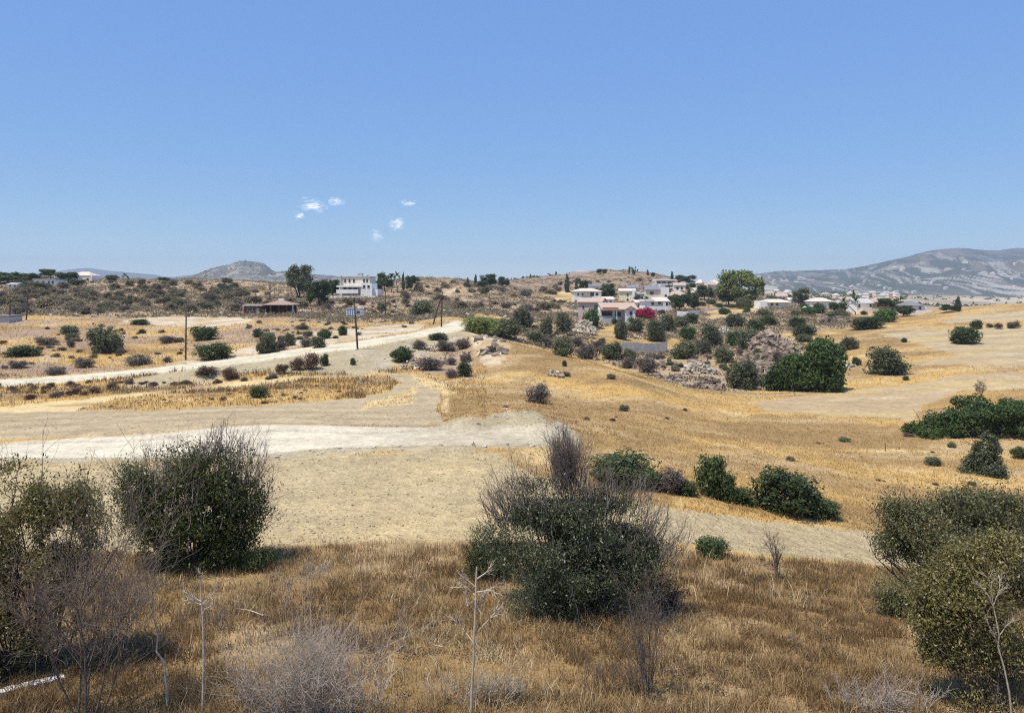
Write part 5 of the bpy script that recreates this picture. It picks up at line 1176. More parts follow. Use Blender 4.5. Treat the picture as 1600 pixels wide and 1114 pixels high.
# ------------------------------------------------------------------ buildings
class Bld:
    def __init__(s, name, label, cat, px, py, at_y=None, yaw=0.0):
        if at_y is None:
            c = cast(px, py); yc = float(np.interp(px, px_all, KY[9]))
            y = min(c[1], yc * .985)
        else: y = at_y
        s.px, s.py, s.u = px, py, y / F
        s.root = tag(empty(name, ((px - CX) / F * y, y, CAMZ - (py - HY) * y / F), yaw), label, cat)
    def _mk(s, name, v, f, mat, parent=None):
        o = obj(name, make_mesh(name, np.array(v, float), f, M[mat], False), parent or s.root); return o
    def X(s, p): return (p - s.px) * s.u
    def Z(s, p): return (s.py - p) * s.u
    def prism(s, v0, v1):
        n = len(v0); v = list(v0) + list(v1)
        return v, [np.array([list(range(n))[::-1]]), np.array([[n + i for i in range(n)]]), np.array([[i, (i + 1) % n, n + (i + 1) % n, n + i] for i in range(n)])]
    def box(s, name, x0, x1, yt, yb, d0, d1, mat, parent=None):
        a, b, t, o = s.X(x0), s.X(x1), s.Z(yt), s.Z(yb)
        v, f = s.prism([(a, d0, o), (b, d0, o), (b, d1, o), (a, d1, o)], [(a, d0, t), (b, d0, t), (b, d1, t), (a, d1, t)])
        return s._mk(name, v, f, mat, parent)
    def gable(s, x0, x1, ye, yr, d0, d1, mat, along='x', wallmat=None):
        """pitched roof slab with overhang; gable ends are walled"""
        a, b, e, r = s.X(x0), s.X(x1), s.Z(ye), s.Z(yr); th = .22; m = (d0 + d1) / 2; c = (a + b) / 2
        if along == 'x': pr = [(d0, e - .05), (m, r), (d1, e - .05), (d1, e - .05 + th), (m, r + th), (d0, e - .05 + th)]; v, f = s.prism([(a, p, q) for p, q in pr], [(b, p, q) for p, q in pr])
        else: pr = [(a, e - .05), (c, r), (b, e - .05), (b, e - .05 + th), (c, r + th), (a, e - .05 + th)]; v, f = s.prism([(p, d0, q) for p, q in pr], [(p, d1, q) for p, q in pr])
        o = s._mk('roof', v, f, mat)
        if wallmat:
            g = .35
            if along == 'x': t1 = [(a + g, d0 + g, e), (a + g, d1 - g, e), (a + g, m, r - .06)]; t2 = [(b - g, q, w) for _, q, w in t1]
            else: t1 = [(a + g, d0 + g, e), (b - g, d0 + g, e), (c, d0 + g, r - .06)]; t2 = [(q, d1 - g, w) for q, _, w in t1]
            v, f = s.prism(t1, t2); s._mk('gable_wall', v, f, wallmat)
        return o
    def hip(s, x0, x1, ye, yr, d0, d1, mat, ridge=.35):
        a, b, e, r = s.X(x0), s.X(x1), s.Z(ye), s.Z(yr); m = (d0 + d1) / 2; k = (b - a) * (1 - ridge) / 2
        v = [(a, d0, e), (b, d0, e), (b, d1, e), (a, d1, e), (a, d0, e + .15), (b, d0, e + .15), (b, d1, e + .15), (a, d1, e + .15), (a + k, m, r), (b - k, m, r)]
        return s._mk('roof', v, [np.array([[0, 3, 2, 1], [0, 1, 5, 4], [1, 2, 6, 5], [2, 3, 7, 6], [3, 0, 4, 7], [4, 5, 9, 8], [6, 7, 8, 9]]), np.array([[5, 6, 9], [7, 4, 8]])], mat)
    def tank(s, x, yb, d):
        s.box('solar_panel', x - 2.6, x + .6, yb - 1.6, yb - .9, d, d + 1.3, 'pane'); s.box('water_tank', x - 2.2, x + .2, yb - 3.4, yb - 1.7, d + .8, d + 1.7, 'white'); s.box('tank_stand', x - 2, x - 1.6, yb - 1.0, yb + .6, d + .6, d + .9, 'metal')
    def win(s, x0, x1, yt, yb, d, name='window'):
        a, b, t, o = s.X(x0), s.X(x1), s.Z(yt), s.Z(yb); w = .09
        # frame as a ring, pane set into it
        ring = [(a - w, o - w), (b + w, o - w), (b + w, t + w), (a - w, t + w)]; inn = [(a, o), (b, o), (b, t), (a, t)]
        v = [(p, d - .07, q) for p, q in ring] + [(p, d - .07, q) for p, q in inn] + [(p, d + .05, q) for p, q in ring] + [(p, d + .05, q) for p, q in inn]
        f = []
        for i in range(4):
            j = (i + 1) % 4; f += [[i, j, 4 + j, 4 + i], [8 + i, i, j, 8 + j][::-1], [4 + i, 4 + j, 12 + j, 12 + i]]
        fr = s._mk(name, v, np.array(f), 'frame')
        pv, pf = s.prism([(a, d - .03, o), (b, d - .03, o), (b, d + .04, o), (a, d + .04, o)], [(a, d - .03, t), (b, d - .03, t), (b, d + .04, t), (a, d + .04, t)])
        s._mk('pane', pv, pf, 'pane', fr); return fr

# open-sided shelter with a hipped roof and a long shed
b = Bld('shelter', 'brown timber shelter with a low hipped roof and skylight cap on the gold plateau', 'shelter', 435, 491.5, yaw=.06)
b.box('rear_wall', 415, 456, 476.5, 498, 5.0, 5.25, 'wood'); b.box('side_wall', 413, 414.5, 476.5, 498, .6, 5.0, 'wood'); b.box('parapet', 415, 452, 487.5, 498, .05, .2, 'wood')
b.hip(410, 460, 477, 469.5, -.7, 7.0, 'brownroof', .12); b.box('skylight', 431.5, 439, 467, 470.2, 2.7, 3.7, 'white')
for xx in (412, 424, 436, 448, 457.5): b.box('post', xx - .6, xx + .6, 476.8, 498, -.25, -.05, 'white' if xx > 450 else 'wood')
b = Bld('shed', 'low brown shed with a flat grey roof attached left of the timber shelter', 'shed', 396, 491.5, yaw=.06)
b.box('wall', 381, 408, 478.5, 498, .3, 4.5, 'wood'); b.box('roof', 379, 411, 476.3, 478.3, -.1, 5.0, 'concrete'); b.box('door', 400, 404.5, 481.5, 491, .22, .29, 'frame'); b.win(387, 394, 482, 486, .28)
# white site cabin
b = Bld('site_cabin', 'white site cabin with blue stripes behind the leaning pole', 'cabin', 554, 496, yaw=.1)
b.box('wall', 541, 567.5, 482.8, 498, 0, 2.6, 'cabin'); b.box('roof', 540.3, 568.2, 481.8, 482.7, -.1, 2.7, 'greywall')
for xx in (543, 546.5, 550): b.box('stripe', xx, xx + 1.6, 483.6, 495, -.03, -.004, 'blue')
b.win(557, 562, 486, 489.5, -.02); b.box('roof_unit', 559, 562.5, 479, 481.7, .8, 1.6, 'white'); b.box('door', 563.6, 566.6, 485.5, 495.5, -.04, -.004, 'greywall')
# villa on the terrace
b = Bld('villa', 'large white flat-roofed villa on the left crest with a long shaded balcony', 'villa', 557, 464, yaw=-.05)
b.box('wall', 531, 576, 433.5, 447, 1.5, 11, 'cream'); b.box('lower_wall', 528, 574, 447.2, 470, 3.0, 11, 'white'); b.box('wing', 564, 582, 442.5, 470, -.4, 8, 'white'); b.box('porch', 580.5, 590, 452, 470, .6, 7, 'white')
b.box('balcony_slab', 526, 566, 446.2, 448.6, -.6, 2.9, 'white'); b.box('balcony_parapet', 526.5, 561, 452.5, 458.5, -1.2, -.95, 'white'); b.box('roof_slab', 529.5, 577.5, 431.9, 433.3, 1.2, 11.4, 'concrete')
b.box('chimney', 554, 561, 428, 431.8, 4, 6, 'white'); b.box('chimney_cap', 553.3, 561.7, 426.9, 427.9, 3.8, 6.2, 'greywall'); b.box('post', 530, 531, 448.8, 464, -.5, -.25, 'white'); b.box('terrace_wall', 509, 590, 462.3, 469, -3.2, -2.9, 'white')
b.box('pillar', 530.5, 531.8, 430.6, 447, .9, 1.3, 'concrete')
for xx in (536, 543, 550, 566, 571): b.win(xx, xx + 2.6, 436.5, 441.5, 1.46)
for xx in (533, 541, 549): b.win(xx, xx + 5, 449.5, 456, 2.96)
b.tank(570, 431.4, 5.0); b.win(568, 571, 446, 450, -.44); b.win(575, 578, 446, 450, -.44)
# village houses, nearest first
b = Bld('house', 'grey-pink two-storey house behind the bright green tree', 'house', 921, 501, yaw=-.32)
b.box('wall', 903, 940, 472.5, 508, 0, 8, 'pink'); b.gable(901, 942, 472.5, 466.5, -.6, 8.6, 'tile', 'x', 'pink'); b.box('annex', 893, 903, 490, 508, 1.5, 6, 'concrete'); b.box('annex_roof', 891, 904, 488.6, 489.8, 1, 6.5, 'slate')
b.win(929, 933.5, 477, 483, -.03); b.win(910, 912.5, 478, 483, -.03)
b = Bld('house', 'long verandah house with a terracotta roof and dark blue openings', 'house', 967, 506, yaw=.10)
b.box('wall', 940, 997, 484, 512, 3.2, 10, 'white'); b.gable(939, 998, 484, 474.5, -.4, 10.5, 'tile', 'x', 'white'); b.box('porch_wall', 941, 964, 497.5, 512, .2, .45, 'greywall'); b.box('gable_wing', 977, 993, 484, 512, -.2, 3.1, 'white'); b.gable(976, 994.5, 484, 479, -.7, 3.4, 'tile', 'y', 'white')
b.box('awning', 941, 966, 480.5, 483.2, -.3, .9, 'awning')
b.win(943, 960, 486.5, 494, 3.16); b.win(965, 974, 488, 495, 3.16); b.win(984, 988, 486.5, 492.5, -.24); b.box('chimney', 980, 982.5, 476, 481, 5, 6, 'white'); b.box('post', 963, 964.5, 484.8, 506, .1, .4, 'white')
b = Bld('house', 'cream two-storey house with a pale tiled roof above the grey-pink house', 'house', 920, 474, yaw=.1)
b.box('wall', 898, 940, 455, 480, 0, 8, 'cream'); b.hip(896, 942, 455.5, 450.5, -.6, 8.6, 'paletile'); b.box('side_wing', 895, 908, 466, 480, -1.5, -.05, 'white'); b.box('balcony', 925, 940, 463.5, 465.5, -1.4, -.02, 'white')
for xx in (902, 909): b.win(xx, xx + 2.2, 458.5, 462, -.03)
b.win(922.5, 928, 457, 463, -.03); b.win(931, 935, 458, 462, -.03); b.win(897.5, 899.5, 469, 471.5, -1.54)
b = Bld('house', 'pale blue-white house with rooftop panels peeping over the cream house', 'house', 930, 456, yaw=.05)
b.box('wall', 919, 940, 447.5, 462, 0, 7, 'white'); b.gable(918, 941, 447.5, 444.5, -.4, 7.4, 'slate', 'x', 'white'); b.box('chimney', 923, 925, 443, 446, 2, 3, 'blue'); b.win(931, 935, 450, 452, -.03)
b = Bld('house', 'pale yellow two-storey house with a white chimney breast', 'house', 988, 474, yaw=-.12)
b.box('wall', 968, 992, 455, 480, 0, 8, 'yellow'); b.box('wing', 986, 1007, 459.5, 480, 1.5, 9, 'yellow'); b.gable(966.5, 993.5, 455.2, 451.6, -.5, 8.5, 'paletile', 'x', 'yellow'); b.box('roof_terrace', 985, 1008, 457.8, 459.3, 1.0, 9.3, 'white'); b.box('chimney_breast', 988, 991.5, 452.5, 474, -.6, -.05, 'white')
b.tank(1003, 457.2, 4.0); b.win(979.5, 982, 459, 462.5, -.03); b.win(979.5, 982, 467, 470, -.03); b.win(996, 1000, 461.5, 465, 1.46)
b = Bld('house', 'house with a mauve slate roof and red tiled tower behind the yellow house', 'house', 993, 458, yaw=.05)
b.box('wall', 981, 1004, 450, 464, 0, 7, 'cream'); b.gable(979.5, 1002, 450.3, 446, -.4, 7.4, 'slate', 'x', 'cream'); b.box('tower', 1000.5, 1006, 446, 464, -.5, 3, 'tile'); b.box('chimney', 999.5, 1002, 442.5, 446, 1, 2.2, 'tile'); b.win(986, 989, 452, 454.5, -.03)
b = Bld('house', 'low white house with arched porch right of the crimson bougainvillea', 'house', 1028, 486, yaw=.12)
b.box('wall', 1008, 1046, 471, 492, 1.2, 8, 'white'); b.gable(1022, 1047, 471.3, 465.5, -.6, 8.4, 'paletile', 'x', 'white'); b.box('flat_roof', 1005.5, 1024, 468.3, 470.8, .6, 8.3, 'white'); b.box('porch', 1036, 1049, 470.8, 492, -.5, 1.1, 'white'); b.box('terrace_wall', 1010, 1049, 478.5, 494, -2.6, -2.3, 'white')
b.tank(1013, 467.6, 3.5); b.win(1019, 1023, 472.5, 476.5, 1.16); b.win(1030, 1034, 471.8, 475.5, 1.16); b.win(1040, 1043.5, 472.5, 477, -.54); b.win(1045.5, 1047.5, 472.5, 475.5, -.54)
b = Bld('house', 'grey-roofed house behind the two thin cypresses', 'house', 1027, 468, yaw=-.05)
b.box('wall', 1010, 1045, 453, 474, 0, 8, 'cream'); b.gable(1008, 1041, 453.2, 447, -.6, 8.6, 'slate', 'x', 'cream'); b.box('wing', 1032, 1045, 449, 474, -1, -.05, 'white'); b.win(1038, 1041, 460.5, 464, -1.04); b.win(1016, 1021, 456, 460, -.03); b.box('chimney', 1030.5, 1033, 444.5, 450, 2, 3, 'white')
b = Bld('house', 'house with a broad terracotta roof half hidden by the dark broad cypress', 'house', 1061, 472, yaw=.1)
b.box('wall', 1049, 1074, 461.5, 478, 0, 8, 'cream'); b.hip(1047, 1076, 462, 455, -.7, 8.7, 'tile'); b.win(1056, 1059, 464, 467, -.03); b.box('chimney', 1064, 1066, 454, 458.5, 3.4, 4.4, 'white'); b.win(1067, 1069.5, 464, 467, -.03)
b = Bld('house', 'modern grey house with stepped terraces at the right end of the village skyline', 'house', 1040, 452, yaw=.05)
b.box('wall', 1024, 1056, 438.5, 460, 2, 9, 'greywall'); b.box('roof_slab', 1026, 1058, 436.6, 438.3, 0, 9.5, 'white'); b.box('balcony', 1021, 1054, 443.6, 445.3, -.5, 1.9, 'white'); b.box('parapet', 1021, 1054, 449, 450.6, -1.4, -1, 'white')
for xx in (1028, 1036, 1045): b.win(xx, xx + 5, 440, 443, 1.96)
b = Bld('house', 'white low-walled terrace house on the far right slope of the village', 'house', 1085, 449, yaw=-.05)
b.box('wall', 1074, 1098, 444, 456, 0, 7, 'white'); b.hip(1072, 1100, 444.2, 440, -.5, 7.5, 'paletile'); b.win(1080, 1083, 445.5, 448, -.03); b.win(1089, 1092, 445.5, 448, -.03)
b = Bld('house', 'long low stone house with a tan roof under the huge shade tree', 'house', 1212, 482, yaw=.12)
b.box('wall', 1200, 1234, 472.5, 490, 0, 8, 'cream'); b.hip(1196, 1238, 473, 467.5, -.8, 8.8, 'paletile', .5); b.box('porch', 1186, 1199, 470.5, 490, -.5, 5, 'white'); b.win(1204, 1207.5, 474, 477.5, -.03); b.win(1213, 1216, 474, 477.5, -.03)
for k, (xx, lab) in enumerate([(1258, 'left white domed tent beside the low stone house'), (1281, 'right white domed tent beside the low stone house')]):
    c = cast(xx, 484); u = c[1] / F; n = 9; v = [(0, 0, 5.5 * u)]; f3 = []; 
    for r_, h_ in ((2.6, 4.6), (4.6, 2.6), (5.2, -1)):
        for q in range(n): v.append((r_ * u * math.cos(6.283 * q / n), r_ * u * math.sin(6.283 * q / n), h_ * u))
    f3 = [[0, 1 + q, 1 + (q + 1) % n] for q in range(n)]; f4 = [[1 + r_ * n + q, 1 + r_ * n + n + q, 1 + r_ * n + n + (q + 1) % n, 1 + r_ * n + (q + 1) % n] for r_ in range(2) for q in range(n)]
    tag(obj('dome_tent', make_mesh('dome_tent', np.array(v), [np.array(f3), np.array(f4)], M['white'], False), None, c), lab, 'tent')
b = Bld('house', 'white villa with a pink roof behind the grey tree at right', 'house', 1282, 482, yaw=.06)
b.box('wall', 1271, 1296, 471, 490, 0, 8, 'white'); b.hip(1269, 1303, 471.3, 465.5, -.6, 8.6, 'paletile', .4); b.box('side_wing', 1292, 1316, 476, 492, 1, 8, 'cream'); b.gable(1290, 1318, 476.2, 472.2, .4, 8.6, 'tile', 'x', 'cream'); b.win(1276, 1279, 473, 477, -.03); b.win(1300, 1304, 478, 481, .97)
b = Bld('house', 'terracotta-roofed villa with red chimney behind the broad rounded tree', 'house', 1390, 490, yaw=-.06)
b.box('wall', 1368, 1414, 472, 496, 0, 9, 'cream'); b.hip(1365, 1415, 472.3, 464.5, -.7, 9.7, 'tile', .55); b.box('chimney', 1396, 1400, 458.5, 468, 3, 4.3, 'tile'); b.win(1371, 1374, 475, 479, -.03); b.box('wing', 1408, 1422, 468.5, 496, -1.5, -.05, 'yellow'); b.win(1412, 1416, 474, 480, -1.54)
b = Bld('house', 'white villa with a dark hipped roof, right of the terracotta one', 'house', 1436, 490, yaw=.05)
b.box('wall', 1423, 1448, 478, 496, 0, 8, 'white'); b.hip(1420, 1444, 478.2, 470.5, -.6, 8.6, 'slate'); b.box('terrace_wall', 1426, 1452, 484.8, 496, -2, -1.7, 'white'); b.win(1436, 1439, 479.5, 483.5, -.03)
b = Bld('house', 'white villa with a porch under the tall palm at right', 'house', 1351, 490, yaw=.08)
b.box('wall', 1338, 1364, 474, 496, 0, 8, 'white'); b.gable(1336, 1366, 474.2, 467.5, -.5, 8.5, 'greywall', 'x', 'white'); b.box('porch', 1344, 1358, 480, 496, -2, -.05, 'cream'); b.win(1341, 1343.5, 476, 480, -.03); b.win(1359.5, 1362, 476, 480, -.03)
for px, py, w_, h_, rf, lab in [(951, 477, 18, 9, 'paletile', 'small white house between the cream house and the yellow house'), (1003, 481, 20, 8, 'paletile', 'small white house just above the crimson bougainvillea'), (1062, 455, 18, 9, 'tile', 'white house on the slope under the modern grey house'),
                              (1016, 458, 14, 8, 'slate', 'small pale house right of the red tiled tower'), (1095, 462, 18, 8, 'paletile', 'white house left of the huge shade tree, beside a thin pole'), (1222, 470, 16, 7, 'tile', 'white house behind the low stone house'), (1325, 478, 20, 9, 'tile', 'white house between the two garden palms'),
                              (1240, 476, 14, 7, 'paletile', 'small white house right of the low stone house')]:
    b = Bld('house', lab, 'house', px, py, yaw=.1 if px % 2 else -.12); hw = w_ / 2
    b.box('wall', px - hw, px + hw, py - h_, py + 6, 0, 7, 'white'); b.gable(px - hw - 1, px + hw + 1, py - h_ + .1, py - h_ - 3.5, -.5, 7.5, rf, 'x', 'white')
    b.win(px - hw * .55, px - hw * .2, py - h_ * .72, py - h_ * .3, -.03); b.win(px + hw * .2, px + hw * .5, py - h_ * .72, py - h_ * .3, -.03); b.box('chimney', px + hw * .4, px + hw * .6, py - h_ - 5, py - h_ - 1, 2.5, 3.3, 'white')
# skyline houses at left
b = Bld('house', 'small low white house at the far left of the skyline', 'house', 20, 451, yaw=.05)
b.box('wall', 11, 28, 444.5, 458, 0, 7, 'white'); b.gable(10, 29, 444.6, 442.5, -.4, 7.4, 'greywall', 'x', 'white'); b.win(15, 17, 446, 448.5, -.03); b.win(22, 24, 446, 448.5, -.03)
b = Bld('house', 'long white flat-roofed house below the umbrella pine', 'house', 70, 446, yaw=.05)
b.box('wall', 53, 87, 437.5, 454, 0, 8, 'white'); b.box('roof_slab', 52, 88, 436, 437.3, -.5, 8.5, 'greywall')
b.tank(78, 435.4, 3.0)
for xx in (58, 66, 75, 81): b.win(xx, xx + 2.5, 439.5, 443, -.03)
b = Bld('house', 'white two-storey house behind the umbrella pine on the left skyline', 'house', 72, 437, yaw=.05)
b.box('wall', 65, 81, 426.5, 446, 12, 20, 'white'); b.hip(63.5, 82.5, 426.7, 422.5, 11.4, 20.6, 'slate'); b.win(68, 70, 429, 432, 11.97); b.win(75, 77, 429, 432, 11.97)
b = Bld('house', 'white house with a wide tan hipped roof on the left skyline', 'house', 127, 440, yaw=.05)
b.box('wall', 113, 143, 430.5, 450, 0, 9, 'white'); b.hip(109, 141, 431, 424.5, -.7, 9.7, 'paletile', .4); b.box('wing', 131, 145, 433.5, 450, -1, -.05, 'cream'); b.win(119, 122, 432.5, 436, -.03); b.win(137, 140, 435, 438, -1.04)
b = Bld('shed', 'pale blue-grey shed cut by the left edge beside two poles', 'shed', 5, 505, yaw=.05)
b.box('wall', -14, 14, 495.5, 510, 0, 5, 'greywall'); b.box('roof', -15, 15, 493, 495.2, -.3, 5.3, 'slate')
b = Bld('tower_block', 'small pale block among dark trees on the middle crest', 'building', 753, 446, yaw=.05)
b.box('wall', 749.5, 756.5, 431, 452, 3, 8, 'white'); b.box('roof_slab', 748.8, 757.2, 429.8, 430.8, 2.6, 8.4, 'greywall'); b.win(751.5, 753.5, 433, 436, 2.97)
b = Bld('ruin', 'low tan ruin on the top of the village hill', 'building', 912, 429, yaw=.04)
b.box('wall', 893, 920, 424.8, 436, 0, 8, 'paletile'); b.box('upper_wall', 903, 927, 422.6, 436, 8.1, 14, 'cream'); b.box('tower', 924, 931, 423.8, 436, -1, 4, 'tile')
# boundary walls
def wall_run(name, label, pts, top, mat, thick=.3):
    v, n = [], len(pts); c0 = cast(*pts[0])
    for (a, bb) in pts:
        c = cast(a, bb); u = c[1] / F; h = top * u
        for dy in (0, thick):
            v += [(c[0] - c0[0], c[1] - c0[1] + dy, c[2] - c0[2] - .8), (c[0] - c0[0], c[1] - c0[1] + dy, c[2] - c0[2] + h)]
    f = []
    for i in range(n - 1):
        p, q = 4 * i, 4 * i + 4
        f += [[p, q, q + 1, p + 1], [p + 1, q + 1, q + 3, p + 3], [p + 3, q + 3, q + 2, p + 2]]
    f += [[0, 1, 3, 2], [4 * n - 4, 4 * n - 2, 4 * n - 1, 4 * n - 3]]
    return tag(obj(name, make_mesh(name, np.array(v), np.array(f), M[mat], False), None, c0), label, 'wall')
wall_run('retaining_wall', 'grey concrete retaining wall in the gully under the olives', [(972, 549), (990, 550.5), (1010, 552), (1030, 551), (1043, 550)], 15.5, 'concrete')
wall_run('garden_wall', 'white parapet wall on the terrace right of the bougainvillea', [(1058, 495), (1075, 496), (1090, 494)], 9, 'white')
wall_run('garden_wall', 'low white wall running below the broad cypress', [(1088, 490), (1110, 486), (1130, 484)], 4, 'cream')
wall_run('field_wall', 'brown stone wall in front of the scrub, left of the braced pole', [(592, 497), (620, 496), (650, 496), (678, 497)], 3.5, 'rock')
wall_run('garden_wall', 'low stone wall below the right-hand villas', [(1300, 497), (1330, 498), (1360, 499)], 4, 'rock')

# far houses on the ridge beyond the village and over the plain
rng = rs(88)
def far_house(px, py, Y, w, label, group, roof):
    z = CAMZ - (py - HY) * Y / F; x = (px - CX) / F * Y; u = Y / F; W = w * u; D = 8; Hh = W * .45
    root = tag(empty('far_house', (x, Y, z), rng.uniform(-.5, .5)), label, 'house', group)
    v = [(a * W / 2, b_ * D / 2, c) for c in (-3, Hh) for a, b_ in ((-1, -1), (1, -1), (1, 1), (-1, 1))]
    obj('wall', make_mesh('far_wall', np.array(v), np.array([[0, 1, 5, 4], [1, 2, 6, 5], [2, 3, 7, 6], [3, 0, 4, 7], [4, 5, 6, 7]]), M['cream'], False), root)
    e = .6; v = [(-W / 2 - e, -D / 2 - e, Hh), (W / 2 + e, -D / 2 - e, Hh), (W / 2 + e, D / 2 + e, Hh), (-W / 2 - e, D / 2 + e, Hh), (-W / 4, 0, Hh + 2.0), (W / 4, 0, Hh + 2.0)]
    obj('roof', make_mesh('far_roof', np.array(v), [np.array([[0, 3, 2, 1], [0, 1, 5, 4], [2, 3, 4, 5]]), np.array([[1, 2, 5], [3, 0, 4]])], M[roof], False), root)
def on_ground(px, Y): return HY + (CAMZ - float(gz((px - CX) / F * Y, Y)[0])) * F / Y
for i in range(30):
    px = rng.uniform(1195, 1400); Y = rng.uniform(800, 1700); far_house(px, on_ground(px, Y), Y, rng.uniform(6, 11), 'tiny white house in the far plain right of the huge shade tree', 'houses in the far plain', ['paletile', 'tile', 'greywall'][i % 3])
rv, rs_ = HILLV['rocky_hill']; bi, bj = np.where((rs_ > .25) & (rs_ <= 1) & (np.arange(rv.shape[1])[None] < 150)); qk = rng.randint(0, len(bi), 2600)
bp_ = rv[bi[qk], bj[qk]]; bp_ = bp_[(CX + F * bp_[:, 0] / bp_[:, 1] > 300) & (CX + F * bp_[:, 0] / bp_[:, 1] < 520)]
v, f = rock_mesh(rng, len(bp_), bp_, 1.6 + 4.5 * rng.rand(len(bp_)) ** 3); tag(obj('hill_rubble', make_mesh('hill_rubble', v, f, M['rock'], False)), 'pale boulders over the far rocky hill', kind='stuff')
hv, hs_ = HILLV['mountain']
hi_, hj_ = np.where((hs_ > .03) & (hs_ < .42) & (hv[..., 1] < 3300))
for i in range(120):
    q = rng.randint(len(hi_)); hx, hy_, hz = hv[hi_[q], hj_[q]]; px = CX + F * hx / hy_
    if px < 1180 or px > 1640: continue
    far_house(px, HY + (CAMZ - hz) * F / hy_, hy_, rng.uniform(4, 8), 'tiny pale house on the lower slope of the big mountain', 'houses on the mountain slope', ['greywall', 'paletile'][i % 2])
for i in range(12):
    px = rng.uniform(1040, 1120); far_house(px, rng.uniform(444, 455), rng.uniform(440, 480), rng.uniform(7, 11), 'small half-hidden house on the slope left of the huge shade tree', 'houses on the village slope', ['paletile', 'tile', 'slate'][i % 3])

# ------------------------------------------------------------------ poles
def pole(px0, py0, px1, py1, label, cross=None, r=.12, brace=None):
    c = cast(px0, py0); u = c[1] / F; h = (py0 - py1) * u; dx = (px1 - px0) * u
    root = tag(empty('utility_pole', c), label, 'pole')
    v, f = tubes(np.array([[(0, 0, -.4), (dx * .5, 0, h * .5), (dx, 0, h)]]), [r], [r * .75], 8)
    k = len(v); obj('shaft', make_mesh('pole_shaft', v, [f, np.array([[k - 8 + q for q in range(8)]])], M['pole'], True), root)
    if cross:
        w, zz = cross; zb = h - zz
        v = [(dx * zb / h + a * w / 2, b_ * .06 - .16, zb + c_ * .08) for a in (-1, 1) for b_ in (-1, 1) for c_ in (-1, 1)]
        o = obj('crossarm', make_mesh('pole_arm', np.array(v), np.array([[0, 1, 3, 2], [4, 6, 7, 5], [0, 4, 5, 1], [2, 3, 7, 6], [0, 2, 6, 4], [1, 5, 7, 3]]), M['pole'], False), root)
        for q in (-.42, 0, .42):
            vv, ff = tubes(np.array([[(dx * zb / h + q * w, -.16, zb + .08), (dx * zb / h + q * w, -.16, zb + .2), (dx * zb / h + q * w, -.16, zb + .32)]]), [.05], [.03], 6); obj('insulator', make_mesh('pole_insulator', vv, ff, M['metal'], True), o)
    if brace:
        bx, by, tx, ty = brace
        v, f = tubes(np.array([[((bx - px0) * u, -.2, -.5 + (py0 - by) * u), ((bx + tx) / 2 * u - px0 * u, -.15, (py0 - (by + ty) / 2) * u), ((tx - px0) * u, -.12, (py0 - ty) * u)]]), [r], [r * .8], 8); obj('brace', make_mesh('pole_brace', v, f, M['pole'], True), root)
    return root
pole(290, 563, 291, 490, 'bare dark pole on the gold slope beside the upper road', r=.14)
pole(559, 546, 553, 464, 'tall leaning pole with a crossarm at the edge of the upper road', cross=(1.6, .35), r=.15)
pole(689.5, 511, 691, 458, 'pole held by a slanting brace at the road bend', brace=(677, 503, 690, 463), r=.16)
pole(602, 495, 602, 451, 'pole on the slope below the villa garden', r=.14)
pole(15.5, 504, 15.5, 456, 'pole at the left edge beside the blue-grey shed', r=.14)
pole(41, 500, 44, 441, 'taller pole second from the left edge', r=.15)
pole(399, 478, 400, 449, 'pole rising behind the flat roof of the shed', r=.14)
pole(421.5, 474, 422, 443, 'left of two poles rising behind the timber shelter', r=.17)
pole(429.5, 474, 429.5, 445, 'right of two poles rising behind the timber shelter', r=.14)
pole(508.5, 477, 508.5, 437, 'thin pole right of the tall gum tree', r=.12)
pole(766, 487, 765, 459, 'pole in the scrub right of the pale green bushes', r=.14)
pole(1107, 477, 1107, 455, 'thin pale pole left of the huge shade tree', r=.12)
pole(600, 491, 601, 488, 'short post in the fence below the villa', r=.1)
c = cast(1383, 705); u = c[1] / F
v, f = tubes(np.array([[(0, 0, -.2), (.01, 0, 5 * u), (0, 0, 13 * u)]]), [.04], [.035], 6); tag(obj('fence_post', make_mesh('fence_post', v, f, M['pole'], True), None, c), 'lone dark post in the rusty grass at right', 'post')

# ------------------------------------------------------------------ camera, light, air
cam = bpy.data.cameras.new('camera'); co = bpy.data.objects.new('camera', cam); link(co)
co.location = (0, 0, CAMZ); co.rotation_euler = (R(90), 0, 0)
cam.sensor_width = 36; cam.lens = 36 * F / 1600; cam.shift_y = -(557 - HY) / 1600; cam.clip_start = .1; cam.clip_end = 40000
scene.camera = co

SUN_EL, SUN_AZ = 67.0, 232.0          # degrees; azimuth clockwise from the viewing direction
sx, sy, sz = math.sin(R(SUN_AZ)) * math.cos(R(SUN_EL)), math.cos(R(SUN_AZ)) * math.cos(R(SUN_EL)), math.sin(R(SUN_EL))
sl = bpy.data.lights.new('sun', 'SUN'); sl.energy = 4.7; sl.angle = R(.53); sl.color = (1, .92, .78)
so = bpy.data.objects.new('sun', sl); link(so); so.location = (0, 0, 60)
from mathutils import Vector
so.rotation_euler = Vector((-sx, -sy, -sz)).to_track_quat('-Z', 'Y').to_euler()
w = bpy.data.worlds.new('World'); scene.world = w; w.use_nodes = True; nt = w.node_tree
sky = nt.nodes.new('ShaderNodeTexSky'); sky.sky_type = 'NISHITA'; sky.sun_disc = False
sky.sun_elevation = R(SUN_EL); sky.sun_rotation = R(SUN_AZ); sky.altitude = 1200; sky.air_density = 1.0; sky.dust_density = 0.0; sky.ozone_density = 7.0
bg = nt.nodes['Background']; bg.inputs[1].default_value = .15
sep = nt.nodes.new('ShaderNodeSeparateColor'); sep.mode = 'HSV'; com = nt.nodes.new('ShaderNodeCombineColor'); com.mode = 'HSV'
